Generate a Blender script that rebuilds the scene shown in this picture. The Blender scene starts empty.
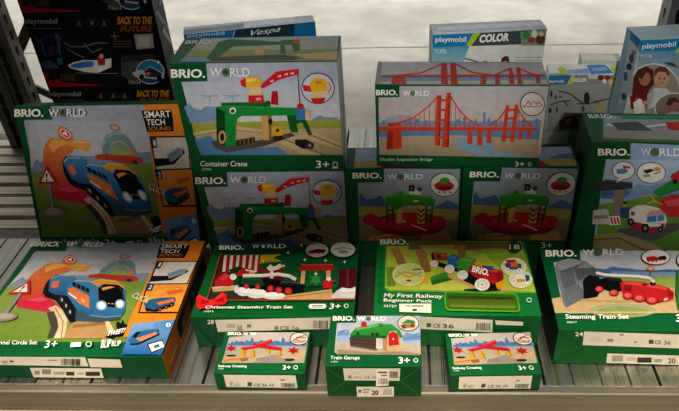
import bpy, bmesh, math, random
from math import sin, cos, pi
from mathutils import Vector, Matrix
from mathutils.geometry import tessellate_polygon
random.seed(4)
scene = bpy.context.scene
COL = scene.collection

# ------------------------------------------------------------------ camera
IMG_W, IMG_H = 679, 411
FPX, PPX, PPY = 657.706, 386.483, 230.498
PITCH, ROLL, YAW, CAM_H = 0.65231, -0.01851, -0.02885, 1.09516
fw = Vector((sin(YAW)*cos(PITCH), cos(YAW)*cos(PITCH), -sin(PITCH)))
rt = Vector((cos(YAW), -sin(YAW), 0.0))
up = rt.cross(fw)
RT = cos(ROLL)*rt + sin(ROLL)*up
UP = -sin(ROLL)*rt + cos(ROLL)*up
EYE = Vector((0, 0, CAM_H))
cam = bpy.data.cameras.new('camera')
co = bpy.data.objects.new('camera', cam)
COL.objects.link(co)
m3 = Matrix((RT, UP, -fw)).transposed()
co.matrix_world = Matrix.Translation(EYE) @ m3.to_4x4()
cam.sensor_width = 36.0
cam.sensor_fit = 'HORIZONTAL'
cam.lens = FPX/IMG_W*36.0
cam.shift_x = (IMG_W/2-PPX)/IMG_W
cam.shift_y = (PPY-IMG_H/2)/IMG_W
cam.clip_start = 0.05
scene.camera = co

def ray(px, py):
    return RT*((px-PPX)/FPX) - UP*((py-PPY)/FPX) + fw
def at_z(px, py, z):
    d = ray(px, py); return EYE + d*((z-CAM_H)/d.z)
def at_y(px, py, y):
    d = ray(px, py); return EYE + d*(y/d.y)

# ------------------------------------------------------------------ materials
def lin(c):
    c = c/255.0
    return c/12.92 if c <= 0.04045 else ((c+0.055)/1.055)**2.4
def hexc(h):
    h = h.lstrip('#')
    return (lin(int(h[0:2],16)), lin(int(h[2:4],16)), lin(int(h[4:6],16)), 1.0)

def new_mat(name):
    m = bpy.data.materials.new(name); m.use_nodes = True
    nt = m.node_tree; b = nt.nodes['Principled BSDF']
    return m, nt, b

def print_mat(name, rough, coat=0.0, noise=0.08, spec=0.5):
    m, nt, b = new_mat(name)
    at = nt.nodes.new('ShaderNodeAttribute'); at.attribute_name = 'Col'
    tc = nt.nodes.new('ShaderNodeTexCoord')
    nz = nt.nodes.new('ShaderNodeTexNoise'); nz.inputs['Scale'].default_value = 60; nz.inputs['Detail'].default_value = 3
    nt.links.new(tc.outputs['Object'], nz.inputs['Vector'])
    mr = nt.nodes.new('ShaderNodeMapRange')
    mr.inputs['From Min'].default_value = .3; mr.inputs['From Max'].default_value = .7
    mr.inputs['To Min'].default_value = 1-noise; mr.inputs['To Max'].default_value = 1+noise
    nt.links.new(nz.outputs['Fac'], mr.inputs['Value'])
    mx = nt.nodes.new('ShaderNodeMix'); mx.data_type = 'RGBA'; mx.blend_type = 'MULTIPLY'; mx.inputs[0].default_value = 1
    nt.links.new(at.outputs['Color'], mx.inputs[6]); nt.links.new(mr.outputs['Result'], mx.inputs[7])
    nt.links.new(mx.outputs[2], b.inputs['Base Color'])
    b.inputs['Roughness'].default_value = rough
    b.inputs['Specular IOR Level'].default_value = spec
    b.inputs['Coat Weight'].default_value = coat
    b.inputs['Coat Roughness'].default_value = .15
    return m
M_PRINT = print_mat('printed_card', .5, .0, .08, .13)
M_STICK = print_mat('paper_sticker', .6, 0.0, .04)
M_CARD = print_mat('carton_card', .45, .03, .10, .16)

def metal_mat(name, col, rough, streak_axis='y', metallic=.85, amount=.35):
    m, nt, b = new_mat(name)
    tc = nt.nodes.new('ShaderNodeTexCoord')
    mp = nt.nodes.new('ShaderNodeMapping')
    s = {'y': (60, 1.2, 6), 'x': (1.2, 60, 40), 'z': (30, 30, 2)}[streak_axis]
    mp.inputs['Scale'].default_value = s
    nz = nt.nodes.new('ShaderNodeTexNoise'); nz.inputs['Scale'].default_value = 2.0; nz.inputs['Detail'].default_value = 5
    nt.links.new(tc.outputs['Object'], mp.inputs['Vector']); nt.links.new(mp.outputs['Vector'], nz.inputs['Vector'])
    cr = nt.nodes.new('ShaderNodeValToRGB')
    c = hexc(col)
    cr.color_ramp.elements[0].position = .3; cr.color_ramp.elements[1].position = .75
    cr.color_ramp.elements[0].color = (c[0]*(1-amount), c[1]*(1-amount), c[2]*(1-amount), 1)
    cr.color_ramp.elements[1].color = (min(1,c[0]*(1+amount)), min(1,c[1]*(1+amount)), min(1,c[2]*(1+amount)), 1)
    nt.links.new(nz.outputs['Fac'], cr.inputs['Fac']); nt.links.new(cr.outputs['Color'], b.inputs['Base Color'])
    mr = nt.nodes.new('ShaderNodeMapRange'); mr.inputs['To Min'].default_value = rough-.1; mr.inputs['To Max'].default_value = rough+.15
    nt.links.new(nz.outputs['Fac'], mr.inputs['Value']); nt.links.new(mr.outputs['Result'], b.inputs['Roughness'])
    b.inputs['Metallic'].default_value = metallic
    bp = nt.nodes.new('ShaderNodeBump'); bp.inputs['Strength'].default_value = .12; bp.inputs['Distance'].default_value = .002
    nt.links.new(nz.outputs['Fac'], bp.inputs['Height']); nt.links.new(bp.outputs['Normal'], b.inputs['Normal'])
    return m
M_DECK = metal_mat('ribbed_deck_steel', '#a6a69c', .27, 'y', .92, .16)
M_BEAM = metal_mat('beam_steel', '#7c776c', .42, 'x', .6, .2)
M_SLAT = metal_mat('slat_metal', '#d6cbb4', .4, 'x', .25, .3)
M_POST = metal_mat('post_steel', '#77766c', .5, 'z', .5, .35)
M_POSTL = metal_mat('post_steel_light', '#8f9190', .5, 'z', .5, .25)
def plain(name, col, rough=.6, metallic=0.0):
    m, nt, b = new_mat(name)
    nz = nt.nodes.new('ShaderNodeTexNoise'); nz.inputs['Scale'].default_value = 40
    cr = nt.nodes.new('ShaderNodeValToRGB'); c = hexc(col)
    cr.color_ramp.elements[0].color = (c[0]*.85, c[1]*.85, c[2]*.85, 1); cr.color_ramp.elements[1].color = (c[0]*1.1, c[1]*1.1, c[2]*1.1, 1)
    nt.links.new(nz.outputs['Fac'], cr.inputs['Fac']); nt.links.new(cr.outputs['Color'], b.inputs['Base Color'])
    b.inputs['Roughness'].default_value = rough; b.inputs['Metallic'].default_value = metallic
    return m
M_BLACK = plain('slot_dark', '#0a0a0a', .8)

# ------------------------------------------------------------------ basic mesh helpers
def link(name, me, parent=None, loc=None):
    o = bpy.data.objects.new(name, me); COL.objects.link(o)
    if parent is not None: o.parent = parent
    if loc is not None: o.location = loc
    return o
def tag(o, label=None, cat=None, group=None, kind=None):
    if label: o['label'] = label
    if cat: o['category'] = cat
    if group: o['group'] = group
    if kind: o['kind'] = kind
    return o
def bm_obj(name, bm, mat, parent=None, smooth=False):
    me = bpy.data.meshes.new(name); bm.to_mesh(me); bm.free()
    me.materials.append(mat)
    if smooth:
        for p in me.polygons: p.use_smooth = True
    return link(name, me, parent)
def add_box(bm, lo, hi, mat4=None):
    vs = []
    for z in (lo[2], hi[2]):
        for (x, y) in ((lo[0],lo[1]),(hi[0],lo[1]),(hi[0],hi[1]),(lo[0],hi[1])):
            v = Vector((x,y,z))
            vs.append(bm.verts.new(mat4 @ v if mat4 else v))
    for f in ((3,2,1,0),(4,5,6,7),(0,1,5,4),(1,2,6,5),(2,3,7,6),(3,0,4,7)):
        bm.faces.new([vs[i] for i in f])
def add_profile_x(bm, prof, x0, x1):
    a = [bm.verts.new((x0,y,z)) for y,z in prof]; b = [bm.verts.new((x1,y,z)) for y,z in prof]
    n = len(prof)
    for i in range(n):
        j = (i+1) % n
        bm.faces.new((a[i], a[j], b[j], b[i]))
    bm.faces.new(list(reversed(a))); bm.faces.new(b)
    bmesh.ops.recalc_face_normals(bm, faces=bm.faces)

# ------------------------------------------------------------------ printed art
EPS = 0.00006
class Face:
    """one face of a box: local origin O, axes U, V, normal N (all in the box's own frame)"""
    def __init__(self, box, O, U, V, N, w, h):
        self.box, self.O, self.U, self.V, self.N, self.w, self.h = box, Vector(O), Vector(U), Vector(V), Vector(N), w, h
        self.layer = 1
    def pt(self, u, v, k):
        u = min(max(u, 0.0004), self.w-0.0004); v = min(max(v, 0.0004), self.h-0.0004)
        return self.O + self.U*u + self.V*v + self.N*(0.0003 + EPS*k)
class Zoom:
    """reads coordinates off the photo (a crop at x0,y0 enlarged s times) as points of one box face"""
    def __init__(self, face, x0, y0, s, mat=None):
        self.f, self.x0, self.y0, self.s = face, x0, y0, s
        self.inv = (mat or face.box.M).inverted()
        self.eye = self.inv @ EYE
    def __call__(self, x, y):
        d = self.inv.to_3x3() @ ray(self.x0+x/self.s, self.y0+y/self.s)
        f = self.f
        t = (f.O-self.eye).dot(f.N)/d.dot(f.N)
        p = self.eye + d*t - f.O
        return (p.dot(f.U), p.dot(f.V))
class UV:
    def __init__(self, face): self.f = face
    def __call__(self, x, y): return (x*self.f.w, y*self.f.h)

class Art:
    def __init__(self, face, ink=1.0): self.f = face; self.polys = []; self.ink = ink
    def poly(self, z, col, pts, col2=None):
        uv = [z(*p) for p in pts]
        if col2:
            ys = [p[1] for p in pts]; a, b = min(ys), max(ys)
            c1, c2 = hexc(col), hexc(col2)
            cs = [tuple(c1[i]+(c2[i]-c1[i])*((p[1]-a)/(b-a+1e-9)) for i in range(4)) for p in pts]
        else:
            cs = [hexc(col)]*len(pts)
        self.polys.append((uv, cs)); return self
    def ell(self, z, col, cx, cy, rx, ry, n=20, col2=None, rot=0):
        cr, sr = cos(rot), sin(rot)
        pts = []
        for i in range(n):
            a, b = rx*cos(2*pi*i/n), ry*sin(2*pi*i/n)
            pts.append((cx+a*cr-b*sr, cy+a*sr+b*cr))
        return self.poly(z, col, pts, col2)
    def ring(self, z, col, fill, cx, cy, rx, ry, w):
        self.ell(z, col, cx, cy, rx, ry, 28); return self.ell(z, fill, cx, cy, rx-w, ry-w, 28)
    def line(self, z, col, w, pts):
        for (a, b) in zip(pts[:-1], pts[1:]):
            dx, dy = b[0]-a[0], b[1]-a[1]; L = math.hypot(dx, dy) or 1
            nx, ny = -dy/L*w/2, dx/L*w/2; ex, ey = dx/L*w*.25, dy/L*w*.25
            self.poly(z, col, [(a[0]-ex+nx,a[1]-ey+ny),(b[0]+ex+nx,b[1]+ey+ny),(b[0]+ex-nx,b[1]+ey-ny),(a[0]-ex-nx,a[1]-ey-ny)])
        return self
    def rect(self, z, col, x0, y0, x1, y1, col2=None):
        return self.poly(z, col, [(x0,y0),(x1,y0),(x1,y1),(x0,y1)], col2)
    def star(self, z, col, cx, cy, r, n=4, q=.3, rot=0, sy=1):
        pts = []
        for i in range(2*n):
            rr = r if i % 2 == 0 else r*q
            pts.append((cx+rr*sin(pi*i/n+rot), cy-sy*rr*cos(pi*i/n+rot)))
        return self.poly(z, col, pts)
    def build(self, name, parent, mat=None):
        f = self.f; verts = []; tris = []; cols = []
        for uv, cs in self.polys:
            f.layer += 1; base = len(verts)
            P = [f.pt(u, v, f.layer) for u, v in uv]
            verts += P
            flat = [Vector((u, v, 0)) for u, v in uv]
            for t in tessellate_polygon([flat]):
                a, b, c = t
                n = (P[b]-P[a]).cross(P[c]-P[a])
                if n.length < 1e-12: continue
                if n.dot(f.N) < 0: a, b, c = a, c, b
                tris.append((base+a, base+b, base+c)); cols += [cs[a], cs[b], cs[c]]
        me = bpy.data.meshes.new(name)
        me.from_pydata(verts, [], tris)
        at = me.color_attributes.new('Col', 'FLOAT_COLOR', 'CORNER')
        k = self.ink
        for i, c in enumerate(cols): at.data[i].color = (c[0]*k, c[1]*k, c[2]*k, 1)
        me.materials.append(mat or M_PRINT)
        return link(name, me, parent)

_text_cache = {}
def text_mesh(s, bold, shear):
    k = (s, bold, shear)
    if k in _text_cache: return _text_cache[k]
    c = bpy.data.curves.new('txt', 'FONT'); c.body = s; c.offset = bold if bold >= .034 else bold*.55; c.shear = shear; c.resolution_u = 3; c.fill_mode = 'FRONT'
    o = bpy.data.objects.new('txt', c); COL.objects.link(o)
    dg = bpy.context.evaluated_depsgraph_get(); dg.update()
    me = bpy.data.meshes.new_from_object(o.evaluated_get(dg))
    vs = [(v.co.x, v.co.y) for v in me.vertices]; ps = [tuple(p.vertices) for p in me.polygons]
    bpy.data.objects.remove(o); bpy.data.curves.remove(c); bpy.data.meshes.remove(me)
    x0 = min(v[0] for v in vs); x1 = max(v[0] for v in vs); y0 = min(v[1] for v in vs); y1 = max(v[1] for v in vs)
    vs = [((x-x0)/(x1-x0), (y-y0)/(y1-y0)) for x, y in vs]
    _text_cache[k] = (vs, ps)
    return _text_cache[k]
def lettering(name, parent, items, mat=None):
    """items: (zoom, string, colour, BL, BR, TL[, bold, shear]) -> one mesh of flat letters lying on the face"""
    verts, faces, cols = [], [], []
    f = items[0][0].f; f.layer += 2
    for it in items:
        z, s, col, bl, br, tl = it[:6]
        bold = it[6] if len(it) > 6 else .02
        shear = it[7] if len(it) > 7 else 0.0
        vs, ps = text_mesh(s, bold, shear)
        A, B, C = z(*bl), z(*br), z(*tl)
        base = len(verts); P = []
        for (x, y) in vs:
            u = A[0]+(B[0]-A[0])*x+(C[0]-A[0])*y; v = A[1]+(B[1]-A[1])*x+(C[1]-A[1])*y
            P.append(f.pt(u, v, f.layer))
        verts += P; c = hexc(col)
        for p in ps:
            q = list(p)
            n = (P[q[1]]-P[q[0]]).cross(P[q[2]]-P[q[0]])
            if n.dot(f.N) < 0: q.reverse()
            faces.append(tuple(base+i for i in q)); cols += [c]*len(q)
    me = bpy.data.meshes.new(name); me.from_pydata(verts, [], faces)
    at = me.color_attributes.new('Col', 'FLOAT_COLOR', 'CORNER')
    for i, c in enumerate(cols): at.data[i].color = c
    me.materials.append(mat or M_PRINT)
    return link(name, me, parent)
def T(z, s, col, x0, y0, x1, y1, bold=.02, shear=0.0):
    """upright text filling the crop rectangle x0,y0 (top left) .. x1,y1 (bottom right)"""
    return (z, s, col, (x0,y1), (x1,y1), (x0,y0), bold, shear)

# ------------------------------------------------------------------ boxes
class Box:
    def __init__(self, name, M, W, D, H, cols, label, cat='toy box', group=None):
        """M: world matrix of the front left bottom corner; cols: dict of face colours"""
        self.M, self.W, self.D, self.H = M, W, D, H
        root = bpy.data.objects.new(name, None); COL.objects.link(root)
        root.empty_display_size = .03
        root.matrix_world = M
        tag(root, label, cat, group); self.root = root
        bm = bmesh.new(); add_box(bm, (0,0,0), (W,D,H))
        bmesh.ops.bevel(bm, geom=list(bm.edges), offset=.0012, segments=2, affect='EDGES', profile=.5)
        cl = bm.loops.layers.float_color.new('Col')
        base = hexc(cols['base'])
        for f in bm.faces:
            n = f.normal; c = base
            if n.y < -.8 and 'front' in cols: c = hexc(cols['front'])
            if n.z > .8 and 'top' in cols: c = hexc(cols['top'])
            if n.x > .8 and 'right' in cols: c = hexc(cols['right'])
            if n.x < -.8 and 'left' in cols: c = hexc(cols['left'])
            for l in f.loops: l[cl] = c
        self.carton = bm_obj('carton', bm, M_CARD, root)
        self.front = Face(self, (0,0,0), (1,0,0), (0,0,1), (0,-1,0), W, H)
        self.top = Face(self, (0,0,H), (1,0,0), (0,1,0), (0,0,1), W, D)
        self.right = Face(self, (W,0,0), (0,1,0), (0,0,1), (1,0,0), D, H)
        self.left = Face(self, (0,D,0), (0,-1,0), (0,0,1), (-1,0,0), D, H)
def place(x, y, yaw, z=0.0):
    return Matrix.Translation((x, y, z)) @ Matrix.Rotation(yaw, 4, 'Z')
def dup(root, M, label, group=None):
    r = root.copy(); COL.objects.link(r); r.matrix_world = M; r['label'] = label
    if group: r['group'] = group
    for ch in list(root.children):
        c = ch.copy(); COL.objects.link(c); c.parent = r
        for g in list(ch.children):
            d = g.copy(); COL.objects.link(d); d.parent = c
    return r
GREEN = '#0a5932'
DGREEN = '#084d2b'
WHITE = '#f2f1ec'

def sticker(zm, quad, parent, col='#d8d2c6', bars=(), blots=(), texts=(), name='label_sticker'):
    """a paper label on a face, with its barcode and print as sub-parts"""
    a = Art(zm.f); a.poly(zm, col, quad); s = a.build(name, parent, M_STICK)
    if bars:
        b = Art(zm.f)
        for (x0, y0, x1, y1) in bars:
            n = max(8, int((x1-x0)/4)); w = (x1-x0)/n
            for i in range(n):
                ww = w*random.choice((.35, .5, .7)); b.rect(zm, '#26241f', x0+i*w, y0, x0+i*w+ww, y1)
        b.build('barcode', s, M_STICK)
    if blots:
        b = Art(zm.f)
        for (x0, y0, x1, y1, c) in blots: b.rect(zm, c, x0, y0, x1, y1)
        b.build('printed_marks', s, M_STICK)
    if texts: lettering('sticker_lettering', s, texts, M_STICK)
    return s

# =================================================================== toy boxes
# ---- tunnel train set: lies flat at the left front, a second one leans behind it
TW, TD, TT = .4397, .3806, .067
MT = place(-.9352, .9149, .0003)
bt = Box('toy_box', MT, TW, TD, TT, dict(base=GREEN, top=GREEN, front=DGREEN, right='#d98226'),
         'wide green and orange blue-train tunnel box lying flat at the left front of the shelf')
# the upright twin: its cover (the top of the lying box) turns to the front and leans back, resting on its lower back edge
MS = (Matrix.Translation((-.9345, 1.3105, .0237)) @ Matrix.Rotation(-.0128, 4, 'Z') @ Matrix.Rotation(-.0196, 4, 'Y') @ Matrix.Rotation(-.3373, 4, 'X')
      @ Matrix.Rotation(pi/2, 4, 'X') @ Matrix.Diagonal((.9583, .99, 1, 1)) @ Matrix.Translation((0, 0, -TT)))
F = bt.top
zs = Zoom(F, 30, 120, 3.287, MS); za = Zoom(F, 0, 95, 2.652, MS)
z4 = Zoom(F, 140, 230, 4.11); z1 = Zoom(F, 100, 300, 4.108); zl = Zoom(F, 0, 235, 2.336); zf = Zoom(F, 0, 340, 3.994)
mu = lambda x, y: (x, y); mu.f = F
class Met:
    def __init__(s, f): s.f = f
    def __call__(s, x, y): return (x, y)
mu = Met(F)
a = Art(F, .88); VB = .05; UO = .342
a.poly(mu, '#a9afbd', [(.018, VB+.004),(.022, VB),(UO, VB),(UO, TD-.0015),(.094, TD-.0015),(.094, TD-.034),(.022, TD-.034),(.018, TD-.038)])
a.poly(zs, '#b4b9c6', [(-3,60),(0,5),(200,2),(375,2),(402,110),(404,165),(5,180)], '#cfd0d2')
a.poly(zs, '#8a9cb5', [(2,165),(10,150),(22,128),(36,140),(52,128),(62,150),(118,118),(240,118),(330,110),(398,104),(404,150),(404,172),(4,180)])
a.poly(zs, '#93a35a', [(4,175),(50,165),(230,146),(330,146),(408,138),(444,230),(478,384),(42,384)], '#6f8c34')
a.poly(zs, '#7f9a48', [(330,150),(408,140),(440,220),(400,240)])
z6 = Zoom(F, 25, 245, 4.108)
a.poly(z6, '#7f979b', [(296,124),(322,92),(352,70),(392,60),(430,62),(452,80),(458,124),(432,124),(428,98),(410,84),(378,86),(350,98),(326,124)]); a.line(z6, '#a9bcbf', 3, [(318,100),(350,76),(392,64),(430,66)])
a.poly(z6, '#8fa08a', [(330,124),(352,98),(380,88),(408,86),(426,100),(430,124)]); a.poly(z6, '#9db46a', [(340,124),(360,112),(410,108),(428,124)])
a.ell(z6, '#b08068', 409, 49, 22, 10); a.ell(z6, '#cdb29e', 409, 49, 13, 6)
a.poly(z6, '#c2472f', [(262,124),(300,120),(440,128),(466,136),(462,150),(404,152),(330,140),(262,136)]); a.poly(z6, '#d98a4a', [(424,108),(440,104),(446,128),(428,130)]); a.ell(z6, '#3a3a44', 428, 146, 12, 7); a.ell(z6, '#c2472f', 450, 140, 14, 8)
a.poly(z6, '#e08a48', [(-30,236),(-14,190),(14,140),(46,108),(80,86),(112,74),(150,76),(200,82),(272,84),(268,96),(240,110),(190,104),(166,116),(136,122),(104,138),(84,162),(76,196),(84,214),(40,240)], '#c63a34')
a.poly(z6, '#efae62', [(84,92),(116,78),(160,80),(200,84),(160,92),(120,100),(84,116)]); a.poly(z6, '#e9a94c', [(150,86),(200,80),(272,84),(268,96),(240,112),(216,108),(190,100)]); a.line(z6, '#f5cf8a', 3, [(200,84),(268,88)])
a.poly(z6, '#cc2f48', [(-36,240),(0,226),(70,208),(106,224),(152,258),(140,270),(96,278),(30,268),(-30,258)]); a.poly(z6, '#e05468', [(0,228),(66,212),(100,228),(60,236)])
a.poly(z6, '#dd7a3c', [(150,72),(164,50),(184,42),(206,48),(214,66),(206,82),(170,84)]); a.ell(z6, '#f0ece8', 186, 62, 21, 13); a.ell(z6, '#c93a2a', 186, 62, 17, 10.5); a.poly(z6, '#f5f0ea', [(176,59),(184,59),(194,54),(192,70),(182,65),(174,65)])
a.poly(z6, '#1b1d24', [(74,196),(84,166),(104,140),(132,124),(156,124),(150,150),(122,176),(112,206),(90,216)])
a.poly(z6, '#d8c4a2', [(96,262),(128,250),(152,266),(176,310),(172,345),(160,386),(120,386),(140,340),(132,300)]); a.line(z6, '#8a7050', 4, [(126,262),(158,318),(150,386)])
a.poly(z6, '#4d4a44', [(90,280),(120,274),(134,310),(134,345),(112,386),(92,386),(108,340)])
a.poly(z6, '#b08c62', [(160,386),(176,346),(206,318),(330,308),(362,386)]); a.poly(z6, '#dcc7a2', [(322,310),(346,314),(384,386),(354,386)]); a.poly(z6, '#8f7048', [(200,330),(330,318),(334,330),(196,344)])
a.poly(z6, '#15181f', [(72,198),(112,196),(176,206),(216,270),(210,318),(186,322),(160,274),(128,232),(86,216)])
a.poly(z6, '#4f8dbb', [(104,142),(140,125),(194,128),(214,140),(182,172),(174,212),(120,206),(98,192)], '#2c5f8c'); a.poly(z6, '#e07a48', [(114,154),(142,149),(138,176),(108,180)]); a.line(z6, '#a9cbe0', 3, [(110,140),(142,128),(190,131)])
a.poly(z6, '#4a8cbc', [(176,168),(214,147),(290,152),(314,170),(306,262),(268,292),(212,268),(172,206)], '#2a6492')
a.line(z6, '#bcd8e8', 3, [(200,156),(216,150),(286,155)])
for x0, y0 in ((198,160),(216,168),(234,176),(252,184)): a.poly(z6, '#15181d', [(x0,y0-6),(x0+14,y0),(x0+13,y0+18),(x0-2,y0+10)])
a.poly(z6, '#e0804c', [(178,182),(200,178),(264,212),(266,264),(226,246),(186,210)]); a.poly(z6, '#eceae6', [(178,196),(214,222),(212,230),(180,206)]); a.poly(z6, '#5f78b0', [(182,206),(214,230),(212,240),(184,214)]); a.poly(z6, '#f0b080', [(232,222),(248,230),(248,244),(234,236)])
a.poly(z6, '#569ac4', [(288,154),(316,166),(404,172),(416,190),(414,272),(398,296),(330,302),(268,294),(300,262),(300,190)], '#2f6a98')
a.poly(z6, '#e3a040', [(268,156),(312,144),(374,150),(408,174),(414,186),(380,168),(320,164),(304,176)]); a.line(z6, '#f3c878', 3, [(280,155),(314,147),(370,153)])
a.poly(z6, '#0b0c0f', [(303,182),(326,166),(386,170),(404,182),(412,236),(396,262),(322,258),(304,236)]); a.poly(z6, '#e3a040', [(316,180),(352,174),(372,178),(350,184),(320,192)]); a.line(z6, '#4a5058', 3, [(390,180),(402,200),(406,232)])
a.poly(z6, '#3d5560', [(212,270),(268,294),(330,303),(396,297),(388,312),(300,322),(208,316)]); a.line(z6, '#8fb0c0', 2.5, [(268,294),(330,302),(398,296)])
for cx, cy in ((346,246),(362,247),(378,246)): a.rect(z6, '#c89a4a', cx-5, cy-2, cx+5, cy+2)
a.ell(z6, '#9fc0d6', 316, 254, 22, 20); a.ell(z6, '#ffffff', 316, 254, 14, 14); a.ell(z6, '#9fc0d6', 392, 248, 20, 19); a.ell(z6, '#ffffff', 392, 248, 12, 13)
for cx, cy in ((150,232),(168,256),(184,282)): a.ell(z6, '#2d3138', cx, cy, 11, 15); a.poly(z6, '#b9c0b0', [(cx+2,cy-10),(cx+8,cy-4),(cx+6,cy+8),(cx,cy+2)])
a.poly(zs, '#8d8f90', [(60,207),(71,207),(84,292),(73,292)]); a.ell(zs, '#8a857c', 82, 302, 36, 17); a.ell(zs, '#a9a498', 80, 298, 28, 11)
a.poly(zs, '#c8352b', [(58,148),(94,207),(30,209)]); a.poly(zs, '#f1efea', [(58,164),(82,200),(41,202)]); a.poly(zs, '#111111', [(55,174),(62,174),(60,190),(57,190)]); a.ell(zs, '#111111', 59, 196, 3, 3)
a.poly(z6, '#16181a', [(376,332),(384,320),(396,330),(404,314),(414,334),(440,336),(430,352),(446,366),(420,374),(352,392),(332,384),(380,352)])
a.build('cover_picture', bt.root)
# orange panel with three small pictures
a = Art(F)
a.poly(mu, '#e08a28', [(UO-.004, .1),(UO-.004, TD-.0008),(TW-.0008, TD-.0008),(TW-.0008, .1)])
a.poly(mu, '#e08a28', [(UO, VB+.0),(UO-.004,.12),(TW-.0008,.12),(TW-.0008,.0),(.43,.0),(.43,.06)])
a.poly(z4, '#141310', [(84,68),(208,66),(200,92),(184,122),(70,122)])
a.poly(z4, '#1b1612', [(72,134),(242,134),(196,232),(36,232)]); a.poly(z4, '#d0ccc4', [(78,138),(234,138),(193,228),(42,228)])
a.poly(z4, '#27476f', [(78,138),(100,138),(84,166),(66,166)])
a.poly(z4, '#191a1d', [(50,196),(110,196),(196,168),(200,180),(130,214),(46,220)]); a.poly(z4, '#8d939b', [(116,186),(176,166),(196,170),(186,186),(120,208)]); a.line(z4, '#4f8fc0', 4, [(130,190),(180,172)])
a.poly(z4, '#1b1612', [(32,228),(216,226),(162,350),(-6,350)]); a.poly(z4, '#e39a40', [(36,232),(208,230),(158,344),(2,344)])
a.poly(z4, '#27476f', [(36,232),(62,232),(52,258),(24,258)])
a.poly(z4, '#2d6287', [(18,310),(50,292),(92,286),(146,284),(150,300),(120,322),(60,338),(26,336)]); a.poly(z4, '#d97848', [(70,306),(140,290),(144,300),(80,318)])
a.poly(z4, '#141a20', [(24,326),(60,336),(146,306),(142,320),(70,344),(26,342)])
for cx, cy in ((84,334),(110,326),(132,316)): a.ell(z4, '#0e0f11', cx, cy, 9, 8); a.ell(z4, '#d0682c', cx, cy, 4, 3.6)
a.ell(z4, '#e57f3a', 156, 254, 14, 12); a.ell(z4, '#f0a860', 156, 254, 8, 7); a.poly(z4, '#d46a30', [(110,262),(176,250),(180,262),(120,276)])
# blue app corner
a.poly(z1, '#7fa6cf', [(136,106),(316,88),(262,235),(90,235)], '#1c63a6')
a.poly(z1, '#5f93c6', [(230,98),(316,88),(296,142),(216,150)])
a.poly(z1, '#2f6a98', [(118,172),(150,142),(196,132),(244,128),(248,144),(214,168),(160,190),(128,192)]); a.poly(z1, '#d98058', [(150,168),(232,140),(238,150),(168,180)]); a.poly(z1, '#15181c', [(136,160),(152,142),(172,138),(150,166)])
a.line(z1, '#14181c', 7, [(130,192),(162,190),(246,150)])
a.poly(z1, '#17191c', [(196,190),(262,172),(274,206),(214,230)]); a.poly(z1, '#e8e6e0', [(202,193),(258,177),(268,203),(216,223)]); a.poly(z1, '#3a6f9c', [(222,198),(244,190),(248,202),(228,208)])
a.ell(z1, '#1d6fd0', 283, 112, 15, 14); a.ell(z1, '#eaf2fb', 283, 112, 11, 10); a.poly(z1, '#1d6fd0', [(282,104),(288,108),(284,112),(288,117),(282,120)])
a.build('feature_panel', bt.root)
lettering('feature_lettering', bt.root, [
    (z4,'SMART','#f3f0ea',(86,86),(196,85),(94,69),.03), (z4,'TECH','#f3f0ea',(82,105),(160,105),(90,89),.03),
    (z4,'SOUND','#d99a3a',(80,119),(176,118),(84,109),.01)])
lettering('step_number', bt.root, [(z4,'1','#f0f0f0',(76,160),(84,160),(84,144))])
lettering('step_number', bt.root, [(z4,'2','#f0f0f0',(36,253),(48,253),(44,237))])
lettering('sound_lettering', bt.root, [(z4,'CHU CHU','#e8e8e6',(108,176),(196,160),(118,158),.03)])
lettering('brand_lettering', bt.root, [T(za,'BRIO.',WHITE,43,36,120,57,.04)])
lettering('range_lettering', bt.root, [T(za,'W','#e6e8ec',134,36,160,56,.03), T(za,'RLD','#e6e8ec',181,36,231,56,.03)])
g = Art(F); g.ell(za, '#6d7a66', 171, 46, 9.5, 10.5); g.poly(za, '#3d5a3f', [(164,43),(172,38),(177,45),(172,51),(166,49)]); g.build('globe_emblem', bt.root)
lettering('title_lettering', bt.root, [(zf,'Smart Tech Sound Action Tunnel Circle Set',WHITE,(-300,29),(155,29),(-298,12),.02,.15)])
lettering('age_lettering', bt.root, [(zf,'3+',WHITE,(181,43),(234,41),(184,13),.02,.15)])
lettering('sound_lettering', bt.root, [(zf,'BLIP',WHITE,(406,44),(447,40),(410,10),.03,.1),(zf,'BLIP',WHITE,(449,36),(486,35),(452,14),.03,.1)])
lettering('sound_lettering', bt.root, [(z6,'TWEET!',WHITE,(338,388),(410,372),(350,366),.04)])
lettering('sound_lettering', bt.root, [(zs,'CLICK','#d8dcc8',(392,222),(450,248),(398,202),.02)])
g = Art(F); g.poly(zf, WHITE, [(288,22),(330,20),(328,38),(286,40)]); g.build('printed_emblem', bt.root)
g = Art(F); g.ring(zf, WHITE, GREEN, 359, 28, 12, 11, 3); g.build('printed_emblem', bt.root)
zf = Zoom(bt.front, 0, 340, 3.994)
sticker(zf, [(-150,62),(340,68),(354,105),(-150,97)], bt.root, bars=[(244,74,322,100)], blots=[(40,80,54,85,'#4a463f'),(190,76,230,80,'#a09a8e'),(8,80,30,90,'#a8a296')])
sticker(zf, [(350,71),(480,75),(490,108),(362,106)], bt.root)
sticker(zf, [(120,108),(405,111),(416,149),(136,146)], bt.root, blots=[(140,120,160,135,'#8f897d'),(170,114,205,134,'#8c8578'),(215,124,260,135,'#a8a296'),(266,124,298,139,'#33302b'),(344,124,400,140,'#2d2a26'),(310,128,335,134,'#a8a296')])
Rr = bt.right; a = Art(Rr); mr_ = Met(Rr)
a.poly(mr_, '#3b2b22', [(.10,.012),(.35,.012),(.35,.056),(.10,.056)]); a.poly(mr_, '#8f6a48', [(.12,.014),(.19,.014),(.20,.05),(.13,.04)]); a.poly(mr_, '#31526d', [(.2,.02),(.3,.02),(.3,.045),(.2,.05)])
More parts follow.
